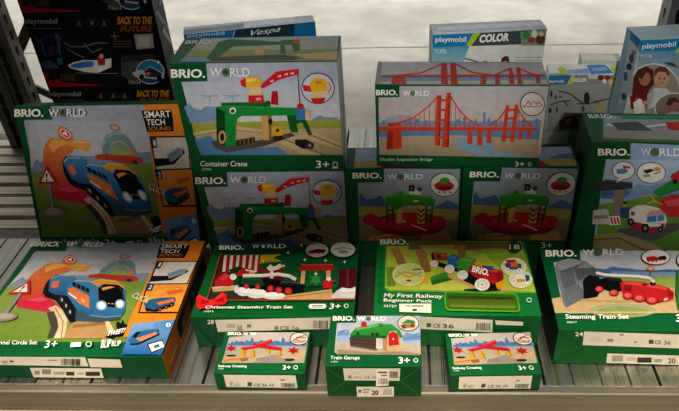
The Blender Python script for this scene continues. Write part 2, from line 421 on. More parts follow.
a.poly(mr_, '#e8dfd0', [(.02,.02),(.075,.02),(.075,.024),(.02,.024)]); a.poly(mr_, '#c86a20', [(.0,.0),(.09,.0),(.09,.012),(.0,.012)])
a.build('side_panel', bt.root)
bt.root['group'] = 'tunnel train boxes'
bt2 = dup(bt.root, MS, 'green and orange blue-train tunnel box leaning upright in front of the dark box stack')

# ---- container crane boxes, one standing on the other
CW, CD, CH = .3555, .1454, .27
ML = place(-.4906, 1.3055, .0192, 0); MC = place(-.4906, 1.3055, .0192, .2703)
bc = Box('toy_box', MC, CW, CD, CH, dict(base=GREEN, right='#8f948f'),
         'brighter green container crane box standing on top of its shaded twin', group=None)
F = bc.front; zc = Zoom(F, 165, 30, 2.935); zd = Zoom(F, 195, 80, 4.381)
a = Art(F)
a.poly(zc, '#a7aec2', [(120,95),(512,93),(535,366),(108,366),(48,152),(125,150)], '#c2c6d0')
a.poly(zc, '#b3bacb', [(48,152),(512,148),(525,268),(80,274)], '#cbd0d6')
a.poly(zc, '#7f9abc', [(56,226),(72,216),(84,228),(105,235),(118,224),(150,225),(152,270),(74,272)]); a.poly(zc, '#7f9abc', [(430,262),(455,250),(470,256),(508,256),(509,268),(430,270)])
for x in (132, 200): a.line(zc, '#8fa0b8', 2.5, [(x,195),(x-2,232)]); a.line(zc, '#8fa0b8', 2.5, [(x-28,192),(x+24,193)]); a.line(zc, '#8fa0b8', 2, [(x-24,200),(x+20,190)])
a.poly(zc, '#a8a94c', [(78,272),(440,264),(525,261),(530,292),(84,304)], '#8f9a45')
a.poly(zc, '#bba886', [(84,300),(530,286),(535,366),(108,366)], '#a9987a')
a.poly(zc, '#5a86b0', [(88,322),(130,308),(178,350),(330,342),(366,366),(106,366)])
a.line(zc, '#c8b48e', 9, [(86,304),(200,286),(330,300)]); a.line(zc, '#8d7a5a', 2, [(86,309),(200,292),(330,306)])
a.poly(zc, '#c6ae86', [(318,322),(440,300),(514,330),(516,352),(440,326),(400,345),(460,366),(410,366)]); a.line(zc, '#7a6a50', 3, [(350,320),(470,366)]); a.line(zc, '#7a6a50', 3, [(430,308),(515,342)])
a.poly(zd, '#56534f', [(72,268),(120,260),(240,272),(420,230),(440,242),(300,290),(140,316),(90,298)])
a.poly(zd, '#3b2f26', [(182,262),(262,248),(264,272),(184,288)])
for x in (196, 214, 232, 250): a.rect(zd, '#8a6a44', x, 254, x+5, 282)
a.poly(zd, '#0d4a22', [(93,118),(134,135),(134,290),(96,262)])
a.poly(zd, '#196a33', [(115,98),(330,94),(332,116),(120,116)])
a.poly(zd, '#c89f68', [(288,150),(332,150),(336,262),(300,262)]); a.poly(zd, '#8a6a40', [(320,150),(332,150),(336,262),(326,262)])
a.poly(zd, '#17602f', [(400,145),(474,145),(514,236),(498,241),(470,184),(446,190),(452,228),(420,226)])
a.poly(zd, '#1f8a42', [(92,117),(120,110),(480,120),(484,152),(205,156),(188,166),(181,190),(178,286),(134,292),(132,140)])
a.line(zd, '#49ad62', 3, [(120,112),(478,122)])
a.ell(zd, '#e8e6de', 166, 132, 15, 14); a.ell(zd, '#4a3a34', 166, 134, 9, 8)
a.ell(zd, '#c9a068', 120, 248, 17, 29); a.ell(zd, '#2a2018', 120, 248, 9, 18)
a.poly(zd, '#1f2a22', [(322,176),(334,162),(340,180),(334,196),(326,188)])
a.poly(zd, '#dba628', [(338,205),(350,196),(380,205),(388,226),(384,244),(346,244)]); a.ell(zd, '#3a3026', 362, 218, 8, 8); a.poly(zd, '#2c2620', [(340,244),(386,240),(384,262),(348,264)])
a.poly(zd, '#2a2622', [(438,258),(490,258),(522,276),(518,298),(470,298),(440,280)]); a.ell(zd, '#4a443c', 502, 284, 14, 14); a.ell(zd, '#a8a298', 503, 284, 6, 6)
# crane
a.poly(zc, '#c9252f', [(277,162),(328,120),(392,113),(393,128),(336,144),(288,170)])
for (x, y) in ((306,150),(328,136),(348,130),(366,127)): a.poly(zc, '#d8c4c6', [(x,y),(x+12,y-7),(x+13,y+1)])
a.poly(zc, '#e3b332', [(228,140),(250,134),(276,136),(286,160),(258,170),(234,166)]); a.poly(zc, '#c23024', [(221,148),(236,138),(240,168),(226,162)])
a.poly(zc, '#f0cf70', [(240,142),(266,138),(270,148),(242,152)])
a.poly(zc, '#dcc096', [(248,166),(282,164),(287,192),(247,192)]); a.poly(zc, '#c9252f', [(246,190),(288,189),(291,210),(246,212)]); a.rect(zc, '#e0a8a0', 268, 196, 282, 204)
a.poly(zc, '#b81f2a', [(314,178),(330,177),(333,218),(311,216)]); a.poly(zc, '#1a5c30', [(284,212),(306,204),(312,216)])
a.line(zc, '#33343a', 2, [(390,124),(396,216)]); a.poly(zc, '#d2b68c', [(408,232),(428,231),(430,258),(410,262)]); a.poly(zc, '#4a7fb4', [(384,226),(412,228),(412,262),(386,262)]); a.ell(zc, '#c9252f', 398, 222, 10, 9)
a.ring(zc, '#2a2a30', '#c4c8d2', 449, 169, 49, 46, 2.5)
a.poly(zc, '#c9252f', [(404,158),(426,162),(432,180),(408,176)]); a.poly(zc, '#e0b030', [(424,154),(440,138),(462,138),(478,152),(476,176),(430,180)]); a.rect(zc, '#c88a24', 442, 146, 460, 156)
a.poly(zc, '#dcc096', [(432,178),(470,176),(472,198),(430,200)]); a.poly(zc, '#c9252f', [(428,198),(472,196),(466,211),(436,213)]); a.line(zc, '#c9252f', 3, [(480,152),(488,166),(480,180)])
a.build('cover_picture', bc.root)
lettering('brand_lettering', bc.root, [T(zc,'BRIO.',WHITE,18,112,119,138,.035)])
lettering('range_lettering', bc.root, [T(zc,'W','#eceef2',133,109,168,134), T(zc,'RLD','#eceef2',192,109,250,134)])
g = Art(F); g.ell(zc, '#6d7a66', 180, 122, 12, 13); g.poly(zc, '#34553a', [(171,118),(181,112),(188,121),(181,129),(173,127)]); g.build('globe_emblem', bc.root)
lettering('title_lettering', bc.root, [T(zc,'Container Crane',WHITE,105,381,242,397,.02), T(zc,'33996',WHITE,110,402,137,409,0)])
lettering('age_lettering', bc.root, [T(zc,'3+',WHITE,443,380,483,402,.02)])
g = Art(F); g.ring(zc, '#cfd8cf', GREEN, 500, 391, 8, 8, 2.5); g.poly(zc, '#cfd8cf', [(491,399),(509,399),(509,403),(491,403)]); g.build('printed_emblem', bc.root)
# top picture
F = bc.top; zt = Zoom(F, 160, 0, 3.574); a = Art(F)
a.poly(zt, '#9aa6a8', [(150,138),(640,128),(628,220),(70,222)], '#a49c7c')
a.poly(zt, '#86905a', [(110,180),(635,176),(630,220),(70,222)]); a.poly(zt, '#6f92b5', [(80,210),(150,205),(170,222),(70,222)])
a.poly(zt, '#2f6a3c', [(210,150),(250,140),(430,150),(440,160),(260,168),(200,212),(165,212)]); a.poly(zt, '#2f6a3c', [(430,145),(500,142),(500,180),(480,190),(470,160),(445,162),(452,196),(430,190)])
a.poly(zt, '#b89a6a', [(340,168),(370,168),(372,196),(340,196)]); a.poly(zt, '#55524c', [(180,205),(440,196),(500,206),(480,216),(180,219)]); a.poly(zt, '#b9a070', [(480,196),(635,186),(632,216),(520,210)])
a.poly(zt, '#c0402c', [(478,146),(500,142),(500,158),(480,158)])
a.build('top_picture', bc.root)
lettering('top_lettering', bc.root, [(zt,'BRIO.','#cdd2ca',(88,160),(186,158),(96,146),.03)])
a = Art(bc.right); mr_ = Met(bc.right)
a.poly(mr_, '#b9bdba', [(.0,.0),(.14,.0),(.14,.268),(.0,.268)]); a.poly(mr_, '#d9dcd8', [(.0,.0),(.035,.0),(.03,.268),(.0,.268)]); a.poly(mr_, '#8d918c', [(.05,.0),(.07,.0),(.10,.268),(.09,.268)])  # light grey and pale streaks paint the gloss on this side
a.build('side_panel', bc.root)
bc.root['group'] = 'container crane boxes'
dup(bc.root, ML, 'shaded green container crane box underneath its brighter twin, behind the Christmas train box')

# ---- suspension bridge box
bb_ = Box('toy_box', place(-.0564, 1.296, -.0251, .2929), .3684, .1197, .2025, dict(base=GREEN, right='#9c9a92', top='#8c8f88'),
          'toy box with a long red suspension bridge on its front, standing on two darker boxes')
F = bb_.front; zb = Zoom(F, 345, 55, 3.158); a = Art(F)
a.poly(zb, '#b4b3ba', [(172,98),(644,98),(618,324),(108,314),(106,134),(172,133)], '#cdbcab')
a.poly(zb, '#a7a3ae', [(107,222),(135,200),(170,187),(205,192),(245,218)]); 
a.poly(zb, '#7d93b6', [(107,212),(250,208),(430,210),(620,206),(616,236),(107,236)])
for (x, w, h) in ((118,10,8),(200,8,10),(222,12,14),(250,10,8),(350,14,12),(372,10,18),(410,8,12),(436,8,34),(450,8,16),(470,10,8),(560,12,12),(600,10,14)): a.rect(zb, '#7187ad', x, 214-h, x+w, 222)
a.poly(zb, '#6288b0', [(107,233),(616,235),(612,268),(107,266)]); a.poly(zb, '#b8a78e', [(107,258),(350,252),(612,266),(617,324),(108,314)], '#a08f78')
a.poly(zb, '#88a3bd', [(360,262),(450,256),(475,300),(590,322),(420,318),(345,290)])
RD, RDD = '#c9482e', '#9c3322'
for (x0, x1, xb0, xb1, yb) in ((388,402,386,402,280),(420,434,416,434,284),(450,464,446,462,276),(550,560,548,560,266),(578,588,574,586,262)):
    a.poly(zb, RD, [(x0,226),(x1,226),(xb1,yb),(xb0,yb)])
a.poly(zb, RDD, [(137,214),(152,214),(150,297),(130,297)]); a.poly(zb, RD, [(152,212),(176,212),(180,294),(150,297)])
a.poly(zb, RD, [(107,224),(300,227),(604,226),(604,237),(107,238)]); a.line(zb, '#e07a58', 2, [(107,225),(604,227)])
for (pts) in ([(290,126),(304,126),(300,284),(283,284)],[(320,118),(334,118),(328,290),(306,290)],[(508,158),(518,158),(506,272),(493,272)],[(536,155),(548,155),(533,274),(521,272)]): a.poly(zb, RD, pts)
a.poly(zb, RDD, [(298,126),(304,126),(300,284),(294,284)]); a.poly(zb, RDD, [(327,118),(334,118),(328,290),(320,290)])
for (x0, x1, y) in ((290,330,138),(289,330,168),(288,328,200),(288,326,255),(508,546,168),(505,542,195),(500,536,255)): a.rect(zb, RD, x0, y, x1, y+7)
import itertools
def cable(pts, y_deck=226):
    a.line(zb, RD, 4, pts)
    for (p, q_) in zip(pts[:-1], pts[1:]):
        n = max(1, int(abs(q_[0]-p[0])/13))
        for i in range(n):
            t = (i+.5)/n; x = p[0]+(q_[0]-p[0])*t; y = p[1]+(q_[1]-p[1])*t
            a.line(zb, RD, 1.8, [(x,y),(x,y_deck)])
cable([(160,216),(215,197),(258,165),(294,128)]); cable([(328,120),(356,165),(385,198),(428,222)])
cable([(455,220),(485,200),(500,180),(512,160)]); cable([(541,158),(556,185),(570,205),(590,222)])
a.ring(zb, '#2b2a2c', '#c9c6c4', 591, 152, 39, 38, 2.5)
a.line(zb, '#c0503a', 2.5, [(562,158),(572,152),(578,142),(586,154),(596,142),(604,153),(610,144),(622,156)]); a.line(zb, '#c0503a', 2.5, [(560,160),(622,158)])
a.build('cover_picture', bb_.root)
lettering('brand_lettering', bb_.root, [T(zb,'BRIO.',WHITE,98,106,166,124,.035)])
lettering('range_lettering', bb_.root, [T(zb,'W','#eceef2',183,109,206,125), T(zb,'RLD','#eceef2',222,109,265,125)])
g = Art(F); g.ell(zb, '#6d7a66', 214, 117, 8, 8.5); g.build('globe_emblem', bb_.root)
lettering('title_lettering', bb_.root, [T(zb,'Double Suspension Bridge','#d0d8cf',112,320,276,333,.015)])
lettering('age_lettering', bb_.root, [T(zb,'3+',WHITE,535,332,566,348,.02)])
g = Art(F); g.ring(zb, '#cfd8cf', GREEN, 582, 341, 6, 6, 2); g.build('printed_emblem', bb_.root)
F = bb_.top; zt = Zoom(F, 345, 55, 3.158); a = Art(F)
a.poly(zt, '#aeb0b4', [(118,22),(624,26),(640,92),(112,92)], '#b8b2a8'); a.poly(zt, '#7f97b4', [(115,66),(632,60),(640,80),(113,84)])
for pts in ([(152,70),(186,66),(194,98),(144,98)],[(304,26),(322,26),(326,98),(304,98)],[(332,26),(350,26),(358,98),(334,98)],[(430,70),(448,70),(446,98),(426,98)],[(474,66),(488,66),(490,94),(474,94)],[(516,42),(528,42),(536,92),(520,92)],[(540,40),(552,40),(562,92),(546,92)],[(602,68),(614,68),(618,90),(604,90)]): a.poly(zt, '#b8452f', pts)
for p in ([(160,66),(240,58),(306,30)],[(350,30),(400,56),(470,66),(516,46)],[(552,44),(590,62),(630,66)]): a.line(zt, '#b8452f', 4, p)
a.line(zt, '#b8452f', 6, [(118,68),(630,66)])
a.build('top_picture', bb_.root)

# ---- lifting bridge boxes, side by side under the bridge box
LW, LD, LH = .2676, .0952, .2925
MA = place(-.1288, 1.2835, .0185); MB = place(.1412, 1.2875, .0044)
bl = Box('toy_box', MA, LW, LD, LH, dict(base=GREEN),
         'shaded green lifting bridge box, left of the two under the suspension bridge box')
F = bl.front; zd = Zoom(F, 350, 165, 4.833); ze = Zoom(F, 465, 165, 4.832, MB); a = Art(F)
a.poly(zd, '#98a2b6', [(164,17),(532,20),(524,366),(46,364),(38,85),(164,82)], '#aab0ba')
a.poly(zd, '#4c6d9e', [(44,150),(52,136),(78,165),(110,160),(150,148),(168,170),(172,200),(48,202)]); a.poly(zd, '#8fa2bd', [(60,138),(110,150),(150,140),(90,160)])
a.poly(zd, '#58739a', [(405,205),(440,186),(470,168),(500,180),(528,196),(527,222),(405,220)])
a.poly(zd, '#a99a52', [(44,196),(527,216),(526,270),(44,258)]); a.poly(zd, '#8f8160', [(44,250),(526,262),(524,366),(46,364)], '#76684c')
a.poly(zd, '#b98f55', [(100,345),(250,320),(252,364),(90,364)]); a.poly(zd, '#b98f55', [(340,330),(470,318),(500,364),(345,364)]); a.line(zd, '#6a5030', 4, [(110,356),(250,340)])
a.ell(zd, '#a81f2e', 285, 285, 180, 55); a.ell(zd, '#b02433', 100, 262, 38, 28); a.ell(zd, '#b02433', 430, 272, 36, 26); a.ell(zd, '#c8303c', 285, 272, 140, 34); a.poly(zd, '#7a141f', [(120,300),(285,326),(455,300),(420,330),(285,342),(160,328)])
a.rect(zd, '#e0d0c0', 228, 266, 270, 274); a.line(zd, '#e0c8b8', 6, [(300,288),(370,316)])
a.poly(zd, '#d3a468', [(222,200),(252,198),(254,276),(226,280)]); a.poly(zd, '#d3a468', [(324,194),(362,194),(364,282),(326,282)])
for y in (205, 228, 251): a.poly(zd, '#1c1a16', [(326,y),(343,y+16),(361,y),(361,y+8),(343,y+25),(326,y+9)])
for x0, x1 in ((178,180),(206,209),(370,365),(400,390)): a.line(zd, '#12361c', 7, [(x0,190),(x1,288)])
for y in (215, 238, 262): a.line(zd, '#12361c', 5, [(178,y),(208,y)]); a.line(zd, '#12361c', 5, [(367,y),(396,y)])
a.poly(zd, '#45a53a', [(172,152),(238,128),(262,140),(392,146),(412,166),(408,198),(384,196),(330,190),(262,194),(225,215),(206,208),(202,198),(172,198)], '#2f7f2a')
a.line(zd, '#7fc85a', 4, [(178,152),(240,134),(390,150)]); a.ell(zd, '#3f9a35', 248, 132, 12, 9); a.rect(zd, '#d8d8d0', 306, 168, 330, 176)
a.poly(zd, '#e0dcd4', [(290,118),(316,116),(346,130),(340,142),(286,138)]); a.rect(zd, '#26252a', 284, 94, 312, 124); a.ell(zd, '#7a3a2c', 336, 114, 12, 9); a.ell(zd, '#b07050', 298, 110, 6, 7)
a.ring(zd, '#26262a', '#d9d9d6', 457, 92, 70, 58, 3); a.ell(zd, '#b8303a', 455, 98, 48, 24); a.ell(zd, '#3f9a35', 458, 72, 24, 15); a.ell(zd, '#7a2028', 455, 108, 34, 10)
for x in (425, 450, 478): a.rect(zd, '#b8303a', x, 124, x+12, 131)
a.build('cover_picture', bl.root)
lettering('brand_lettering', bl.root, [T(zd,'BRIO.',WHITE,12,33,153,62,.035)])
lettering('range_lettering', bl.root, [T(zd,'W','#eceef2',182,40,226,65), T(zd,'RLD','#eceef2',262,40,353,65)])
g = Art(F); g.ell(zd, '#6d6a4c', 245, 53, 16, 14); g.build('globe_emblem', bl.root)
lettering('age_lettering', bl.root, [T(ze,'3+',WHITE,366,370,420,398,.01)])
F = bl.top; zt = Zoom(F, 510, 130, 3.164, MB); a = Art(F); mt_ = Met(F)
a.poly(mt_, '#98a2b6', [(.02,.004),(.262,.004),(.262,.09),(.02,.09)]); a.poly(mt_, '#a99a52', [(.02,.004),(.262,.004),(.262,.035),(.02,.03)]); a.poly(mt_, '#a81f2e', [(.08,.004),(.2,.004),(.17,.04),(.1,.035)]); a.poly(mt_, '#58739a', [(.2,.035),(.262,.035),(.262,.06),(.225,.055)])
a.build('top_picture', bl.root)
bl.root['group'] = 'lifting bridge boxes'
dup(bl.root, MB, 'shaded green lifting bridge box, right of the two under the suspension bridge box')

# ---- rescue ambulance box at the right
br_ = Box('toy_box', place(.412, 1.259, -.06), .42, .137, .3748, dict(base=GREEN),
          'tall green toy box at the right edge showing a white ambulance at a rescue station')
F = br_.front; zr = Zoom(F, 590, 140, 3.742); a = Art(F)
a.poly(zr, '#8ca6c6', [(152,10),(560,30),(560,440),(14,420),(20,330),(60,72),(150,72)], '#b4c3d0')
a.poly(zr, '#a7bcd2', [(60,72),(560,80),(560,220),(38,200)])
a.poly(zr, '#7f9fbf', [(130,190),(180,165),(220,172),(300,150),(560,160),(560,230),(130,230)])
a.poly(zr, '#76a048', [(34,240),(250,210),(560,200),(560,440),(20,420)], '#55803a')
a.poly(zr, '#4a78ae', [(40,188),(60,175),(140,185),(150,200),(118,222),(40,218)]); a.line(zr, '#2e4f7a', 3, [(46,200),(130,200)])
a.poly(zr, '#8d7f78', [(88,178),(130,178),(122,275),(84,275)]); a.poly(zr, '#47434b', [(20,165),(60,146),(160,158),(158,180),(128,184),(18,192)]); a.line(zr, '#6f6a72', 3, [(22,166),(60,150),(158,162)])
a.poly(zr, '#595b58', [(106,332),(330,308),(345,330),(240,378),(104,352)]); a.line(zr, '#75777a', 4, [(104,352),(240,378),(345,330)])
a.poly(zr, '#a18f6c', [(14,352),(110,346),(250,392),(300,430),(10,425)]); a.line(zr, '#6a5c44', 5, [(14,372),(110,366),(220,420)])
a.poly(zr, '#c4c0bb', [(12,262),(60,256),(72,268),(70,314),(8,314)]); a.poly(zr, '#8a8886', [(14,282),(66,280),(66,292),(12,294)])
a.poly(zr, '#e5e1da', [(70,284),(112,282),(114,316),(72,318)])
for x in (74, 86, 98): a.poly(zr, '#c02a30', [(x,288),(x+7,288),(x+13,312),(x+6,312)])
a.ell(zr, '#c79878', 130, 240, 9, 9); a.poly(zr, '#34507a', [(112,252),(148,250),(146,290),(112,290)]); a.poly(zr, '#3c2c22', [(120,236),(126,228),(138,230),(140,240)])
a.poly(zr, '#e2dedb', [(146,262),(170,244),(205,240),(275,258),(288,300),(272,338),(190,338),(146,312)]); a.poly(zr, '#d8a8b0', [(225,262),(276,258),(284,276),(206,284)])
a.poly(zr, '#4a93c4', [(214,284),(248,280),(248,304),(212,306)]); a.poly(zr, '#4a93c4', [(252,280),(274,278),(278,298),(252,303)]); a.rect(zr, '#b02a34', 152, 266, 166, 280)
a.poly(zr, '#a82c36', [(146,300),(205,312),(280,310),(272,338),(200,344),(148,322)]); a.poly(zr, '#e2dedb', [(215,312),(266,312),(262,322),(216,324)])
for cx, cy, r in ((206,328,15),(152,304,12),(262,332,10)): a.ell(zr, '#1c1c1e', cx, cy, r, r+2); a.ell(zr, '#8a8a8a', cx, cy, r*.45, r*.5)
a.ring(zr, '#22262e', '#dcdee2', 124, 112, 43, 35, 2.5); a.poly(zr, '#dcdee2', [(108,140),(128,140),(96,158)]); a.poly(zr, '#4f86b8', [(98,108),(130,104),(142,114),(128,124),(100,124)]); a.poly(zr, '#c84a40', [(120,92),(150,96),(150,104),(124,104)])
a.ring(zr, '#22262e', '#e4e4e0', 228, 120, 54, 40, 2.5); a.poly(zr, '#2c2c30', [(196,112),(226,104),(240,112),(210,124)]); a.poly(zr, '#8fa860', [(196,128),(220,124),(226,134),(200,136)]); a.ell(zr, '#c8a030', 250, 106, 14, 8); a.line(zr, '#4a4a4a', 4, [(240,124),(262,116)])
a.poly(zr, '#2f9040', [(234,192),(290,160),(340,132),(560,140),(560,190),(340,178),(256,206)]); a.line(zr, '#1d6a2c', 4, [(256,206),(340,178),(500,182)])
a.poly(zr, '#c22a30', [(300,132),(334,112),(390,116),(392,152),(310,154)]); a.ell(zr, '#22201f', 316, 152, 9, 9)
a.poly(zr, '#c8343c', [(256,226),(300,202),(420,206),(420,280),(300,286),(262,256)]); a.poly(zr, '#d8606a', [(276,226),(330,214),(400,220),(400,240),(290,246)])
a.line(zr, '#d8b438', 5, [(196,206),(222,200),(240,224),(214,232)]); a.line(zr, '#d8b438', 5, [(240,224),(270,238)])
a.build('cover_picture', br_.root)
lettering('brand_lettering', br_.root, [T(zr,'BRIO.',WHITE,28,28,147,55,.035)])
lettering('range_lettering', br_.root, [T(zr,'W','#eceef2',190,28,226,54), T(zr,'RLD','#eceef2',258,28,340,56)])
g = Art(F); g.ell(zr, '#55705a', 242, 42, 15, 15); g.build('globe_emblem', br_.root)
F = br_.top; zt = Zoom(F, 560, 100, 2.571); a = Art(F)
a.poly(zt, '#8e9ea6', [(112,40),(500,44),(500,114),(110,104)], '#8a8f84'); a.poly(zt, '#8f8f88', [(120,76),(260,70),(300,98),(120,98)]); a.line(zt, '#d0d0cc', 4, [(120,64),(200,72),(300,60)]); a.poly(zt, '#4f5a5a', [(130,60),(200,56),(240,80),(150,78)]); a.poly(zt, '#55703c', [(110,98),(500,108),(500,114),(108,106)]); a.poly(zt, '#b0392f', [(270,58),(330,56),(330,80),(280,78)]); a.poly(zt, '#3c8a46', [(150,42),(340,44),(340,52),(160,50)])
a.build('top_picture', br_.root)
lettering('top_lettering', br_.root, [(zt,'BRIO.','#d6dcd4',(76,48),(143,48),(70,37),.03)])

# ---- Christmas train box
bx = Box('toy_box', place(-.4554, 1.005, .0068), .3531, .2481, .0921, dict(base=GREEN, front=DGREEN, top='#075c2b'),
         'dark green Christmas train box with a red bow, lying flat before the crane boxes')
F = bx.top; zx = Zoom(F, 205, 245, 4.381); zy = Zoom(F, 185, 235, 3.574); a = Art(F, 0.85)
a.poly(zx, '#0a4526', [(58,4),(664,4),(664,46),(38,46)])
a.poly(zx, '#0d5a30', [(76,40),(664,40),(660,248),(10,250)], '#0f4a2a')
a.poly(zx, '#155f36', [(300,46),(420,40),(560,70),(640,160),(560,190),(330,150),(240,110)])
a.poly(zx, '#5c2a24', [(66,46),(150,44),(150,110),(40,170)])
for x in (84, 112, 140, 168, 196, 222): a.poly(zx, '#d8d2c6', [(x,46),(x+13,45),(x+5,118),(x-8,118)]); a.poly(zx, '#9c2027', [(x+13,45),(x+28,44),(x+20,118),(x+5,118)])
a.poly(zx, '#c8b02e', [(246,46),(336,42),(300,58),(340,74),(238,84)]); a.poly(zx, '#a08a28', [(250,72),(340,74),(238,84)])
a.poly(zx, '#4a3428', [(12,206),(300,200),(300,240),(14,248)]); a.poly(zx, '#3a3a32', [(30,205),(140,200),(150,240),(16,246)])
a.poly(zx, '#cdaa78', [(30,186),(146,178),(142,200),(36,208)]); a.poly(zx, '#e2c9a0', [(30,186),(146,178),(146,184),(30,192)])
a.poly(zx, '#c0242f', [(44,160),(60,142),(90,122),(122,140),(126,172),(110,184),(44,182)]); a.poly(zx, '#e0484a', [(60,150),(90,128),(108,140),(80,160)])
a.ell(zx, '#e8e2da', 124, 142, 15, 14); a.poly(zx, '#c0242f', [(134,128),(166,102),(214,108),(226,124),(196,132),(150,138)]); a.ell(zx, '#d9a888', 206, 124, 12, 8); a.line(zx, '#efeae2', 6, [(180,112),(224,120)])
a.poly(zx, '#17401f', [(102,112),(150,96),(170,104),(140,124),(120,128)])
a.poly(zx, '#8c1f25', [(248,112),(348,106),(348,156),(256,158)]); a.rect(zx, '#5e1418', 256, 140, 346, 157); a.rect(zx, '#e5e2dd', 286, 106, 300, 150); a.poly(zx, '#e8e5e0', [(270,104),(286,88),(304,98),(330,84),(342,98),(318,112),(282,116)])
a.poly(zx, '#c9a870', [(296,232),(556,196),(564,242),(300,246)]); a.line(zx, '#8a6a40', 3, [(310,238),(556,208)])
for cx, cy, rx, ry in ((170,206,32,22),(226,216,46,22),(300,226,52,16),(140,200,12,14)): a.ell(zx, '#d8d9dd', cx, cy, rx, ry)
for cx, cy, rx, ry in ((176,200,24,14),(226,208,36,14),(300,220,40,9)): a.ell(zx, '#f0f0f2', cx, cy, rx, ry)
a.poly(zx, '#101113', [(150,146),(180,136),(256,150),(330,158),(420,168),(438,186),(432,206),(392,216),(270,202),(152,188)])
a.poly(zx, '#1d4d2a', [(158,146),(246,150),(262,184),(158,178)]); a.line(zx, '#3c7a48', 3, [(162,150),(246,154)])
a.poly(zx, '#26282c', [(330,160),(424,170),(430,184),(330,176)]); a.line(zx, '#6a6e74', 3, [(336,164),(420,172)])
for cx, cy, r in ((182,186,11),(232,188,11),(288,196,15),(324,202,15),(366,208,17)):
    a.ell(zx, '#b8242c', cx, cy, r, r); a.ell(zx, '#e05a5a', cx, cy, r*.5, r*.5); a.ell(zx, '#401010', cx, cy, r*.2, r*.2)
a.line(zx, '#ded9d0', 15, [(170,140),(250,140),(320,134),(372,142),(396,156)]); a.line(zx, '#f4f1ec', 8, [(180,138),(250,138),(320,131),(370,139)])
a.poly(zx, '#1f5f38', [(446,120),(528,118),(530,184),(444,188)]); a.star(zx, '#3a8a50', 486, 158, 30, 6, .55); a.ell(zx, '#d9c060', 486, 136, 4, 4)
a.poly(zx, '#cfa878', [(424,118),(442,120),(436,178),(418,176)]); a.poly(zx, '#cfa878', [(530,116),(552,116),(550,190),(534,190)])
a.poly(zx, '#a8281f', [(408,112),(426,92),(560,90),(566,118),(414,120)]); a.line(zx, '#d0503c', 4, [(426,94),(560,93)])
a.poly(zx, '#c0242f', [(516,176),(534,150),(552,152),(560,180),(554,198),(518,196)]); a.ell(zx, '#e8e2da', 542, 156, 11, 9); a.line(zx, '#c0242f', 7, [(550,168),(570,164)])
a.poly(zx, '#54161c', [(588,114),(662,110),(662,192),(584,196)]); a.rect(zx, '#7a2a30', 620, 112, 632, 192)
a.poly(zx, '#cfd0d4', [(556,228),(580,206),(600,194),(636,198),(662,190),(662,242),(556,242)]); a.poly(zx, '#e8e8ec', [(590,204),(610,196),(640,202),(662,196),(662,212),(600,214)])
for cx, cy in ((365,42),(438,72),(528,76),(612,82),(346,99),(487,134),(258,80),(424,10)): a.star(zx, '#f4f2dc', cx, cy, 11, 4, .22); a.ell(zx, '#ffffff', cx, cy, 3, 3)
a.line(zx, '#b04a38', 4.5, [(72,44),(40,150),(10,251),(662,249)])
a.ring(zx, '#161616', '#bdb6b0', 492, 32, 53, 34, 3); a.poly(zx, '#2a1c1a', [(452,36),(500,26),(530,30),(526,42),(456,48)])
for x in (462, 480, 500, 516): a.ell(zx, '#b8242c', x, 44, 6, 5)
a.ring(zx, '#161616', '#c6c6c2', 605, 30, 57, 36, 3); a.line(zx, '#6a6a66', 3, [(566,30),(600,22),(646,28)]); a.ell(zx, '#8a8a86', 606, 40, 22, 8)
a.build('cover_picture', bx.root)
a = Art(F)
a.poly(zy, '#d0222a', [(96,246),(54,222),(42,232),(44,266),(54,276),(98,258)]); a.poly(zy, '#d0222a', [(98,246),(134,214),(150,220),(152,248),(142,258),(102,258)])
a.poly(zy, '#9c141c', [(96,248),(60,240),(60,256)]); a.poly(zy, '#9c141c', [(102,248),(140,230),(142,246)]); a.poly(zy, '#e23a3e', [(54,222),(92,244),(60,234),(46,234)]); a.poly(zy, '#e23a3e', [(104,240),(134,214),(146,220),(118,238)])
a.ell(zy, '#dd2f34', 99, 251, 11, 10); a.poly(zy, '#b81a22', [(92,258),(100,260),(88,276),(74,272)]); a.poly(zy, '#b81a22', [(104,258),(112,256),(128,268),(116,274)])
a.build('ribbon_bow', bx.root)
lettering('brand_lettering', bx.root, [T(zx,'BRIO.','#dfe2da',64,12,172,32,.035)])
lettering('range_lettering', bx.root, [T(zx,'W','#dfe2da',209,8,240,26), T(zx,'RLD','#dfe2da',275,7,356,25)])
g = Art(F); g.star(zx, '#dfe2da', 257, 17, 12, 5, .4); g.build('globe_emblem', bx.root)
lettering('title_lettering', bx.root, [T(zx,'Christmas Steaming Train Set',WHITE,4,277,388,294,.03,.2), T(zy,'36014',WHITE,68,279,104,286,0)])
lettering('age_lettering', bx.root, [T(zx,'3+',WHITE,545,268,596,293,.03,.15)])
g = Art(F); g.poly(zx, WHITE, [(462,270),(528,270),(534,281),(526,291),(460,291),(454,280)]); g.rect(zx, '#1f7a42', 472, 275, 518, 279); g.rect(zx, '#1f7a42', 470, 282, 516, 286); g.build('printed_emblem', bx.root)
g = Art(F); g.ring(zx, WHITE, '#075c2b', 620, 279, 10, 10, 3); g.build('printed_emblem', bx.root)
zF = Zoom(bx.front, 185, 235, 3.574)
lettering('count_lettering', bx.root, [T(zF,'28',WHITE,80,303,103,318,.02)])
sticker(zF, [(107,303),(540,292),(540,334),(118,346)], bx.root, bars=[(458,305,512,333)], blots=[(150,316,180,330,'#b0aa9e'),(186,322,206,340,'#a8a296'),(222,318,236,328,'#7d776c'),(320,324,334,337,'#8a847a')],
        texts=[T(zF,'CE','#4a463f',340,324,372,337,.01), T(zF,'36','#6a645a',380,324,408,336,0)])
a = Art(bx.front); a.poly(zF, '#0a5028', [(15,303),(18,300),(108,396),(100,398)]); a.build('flap_crease', bx.root)

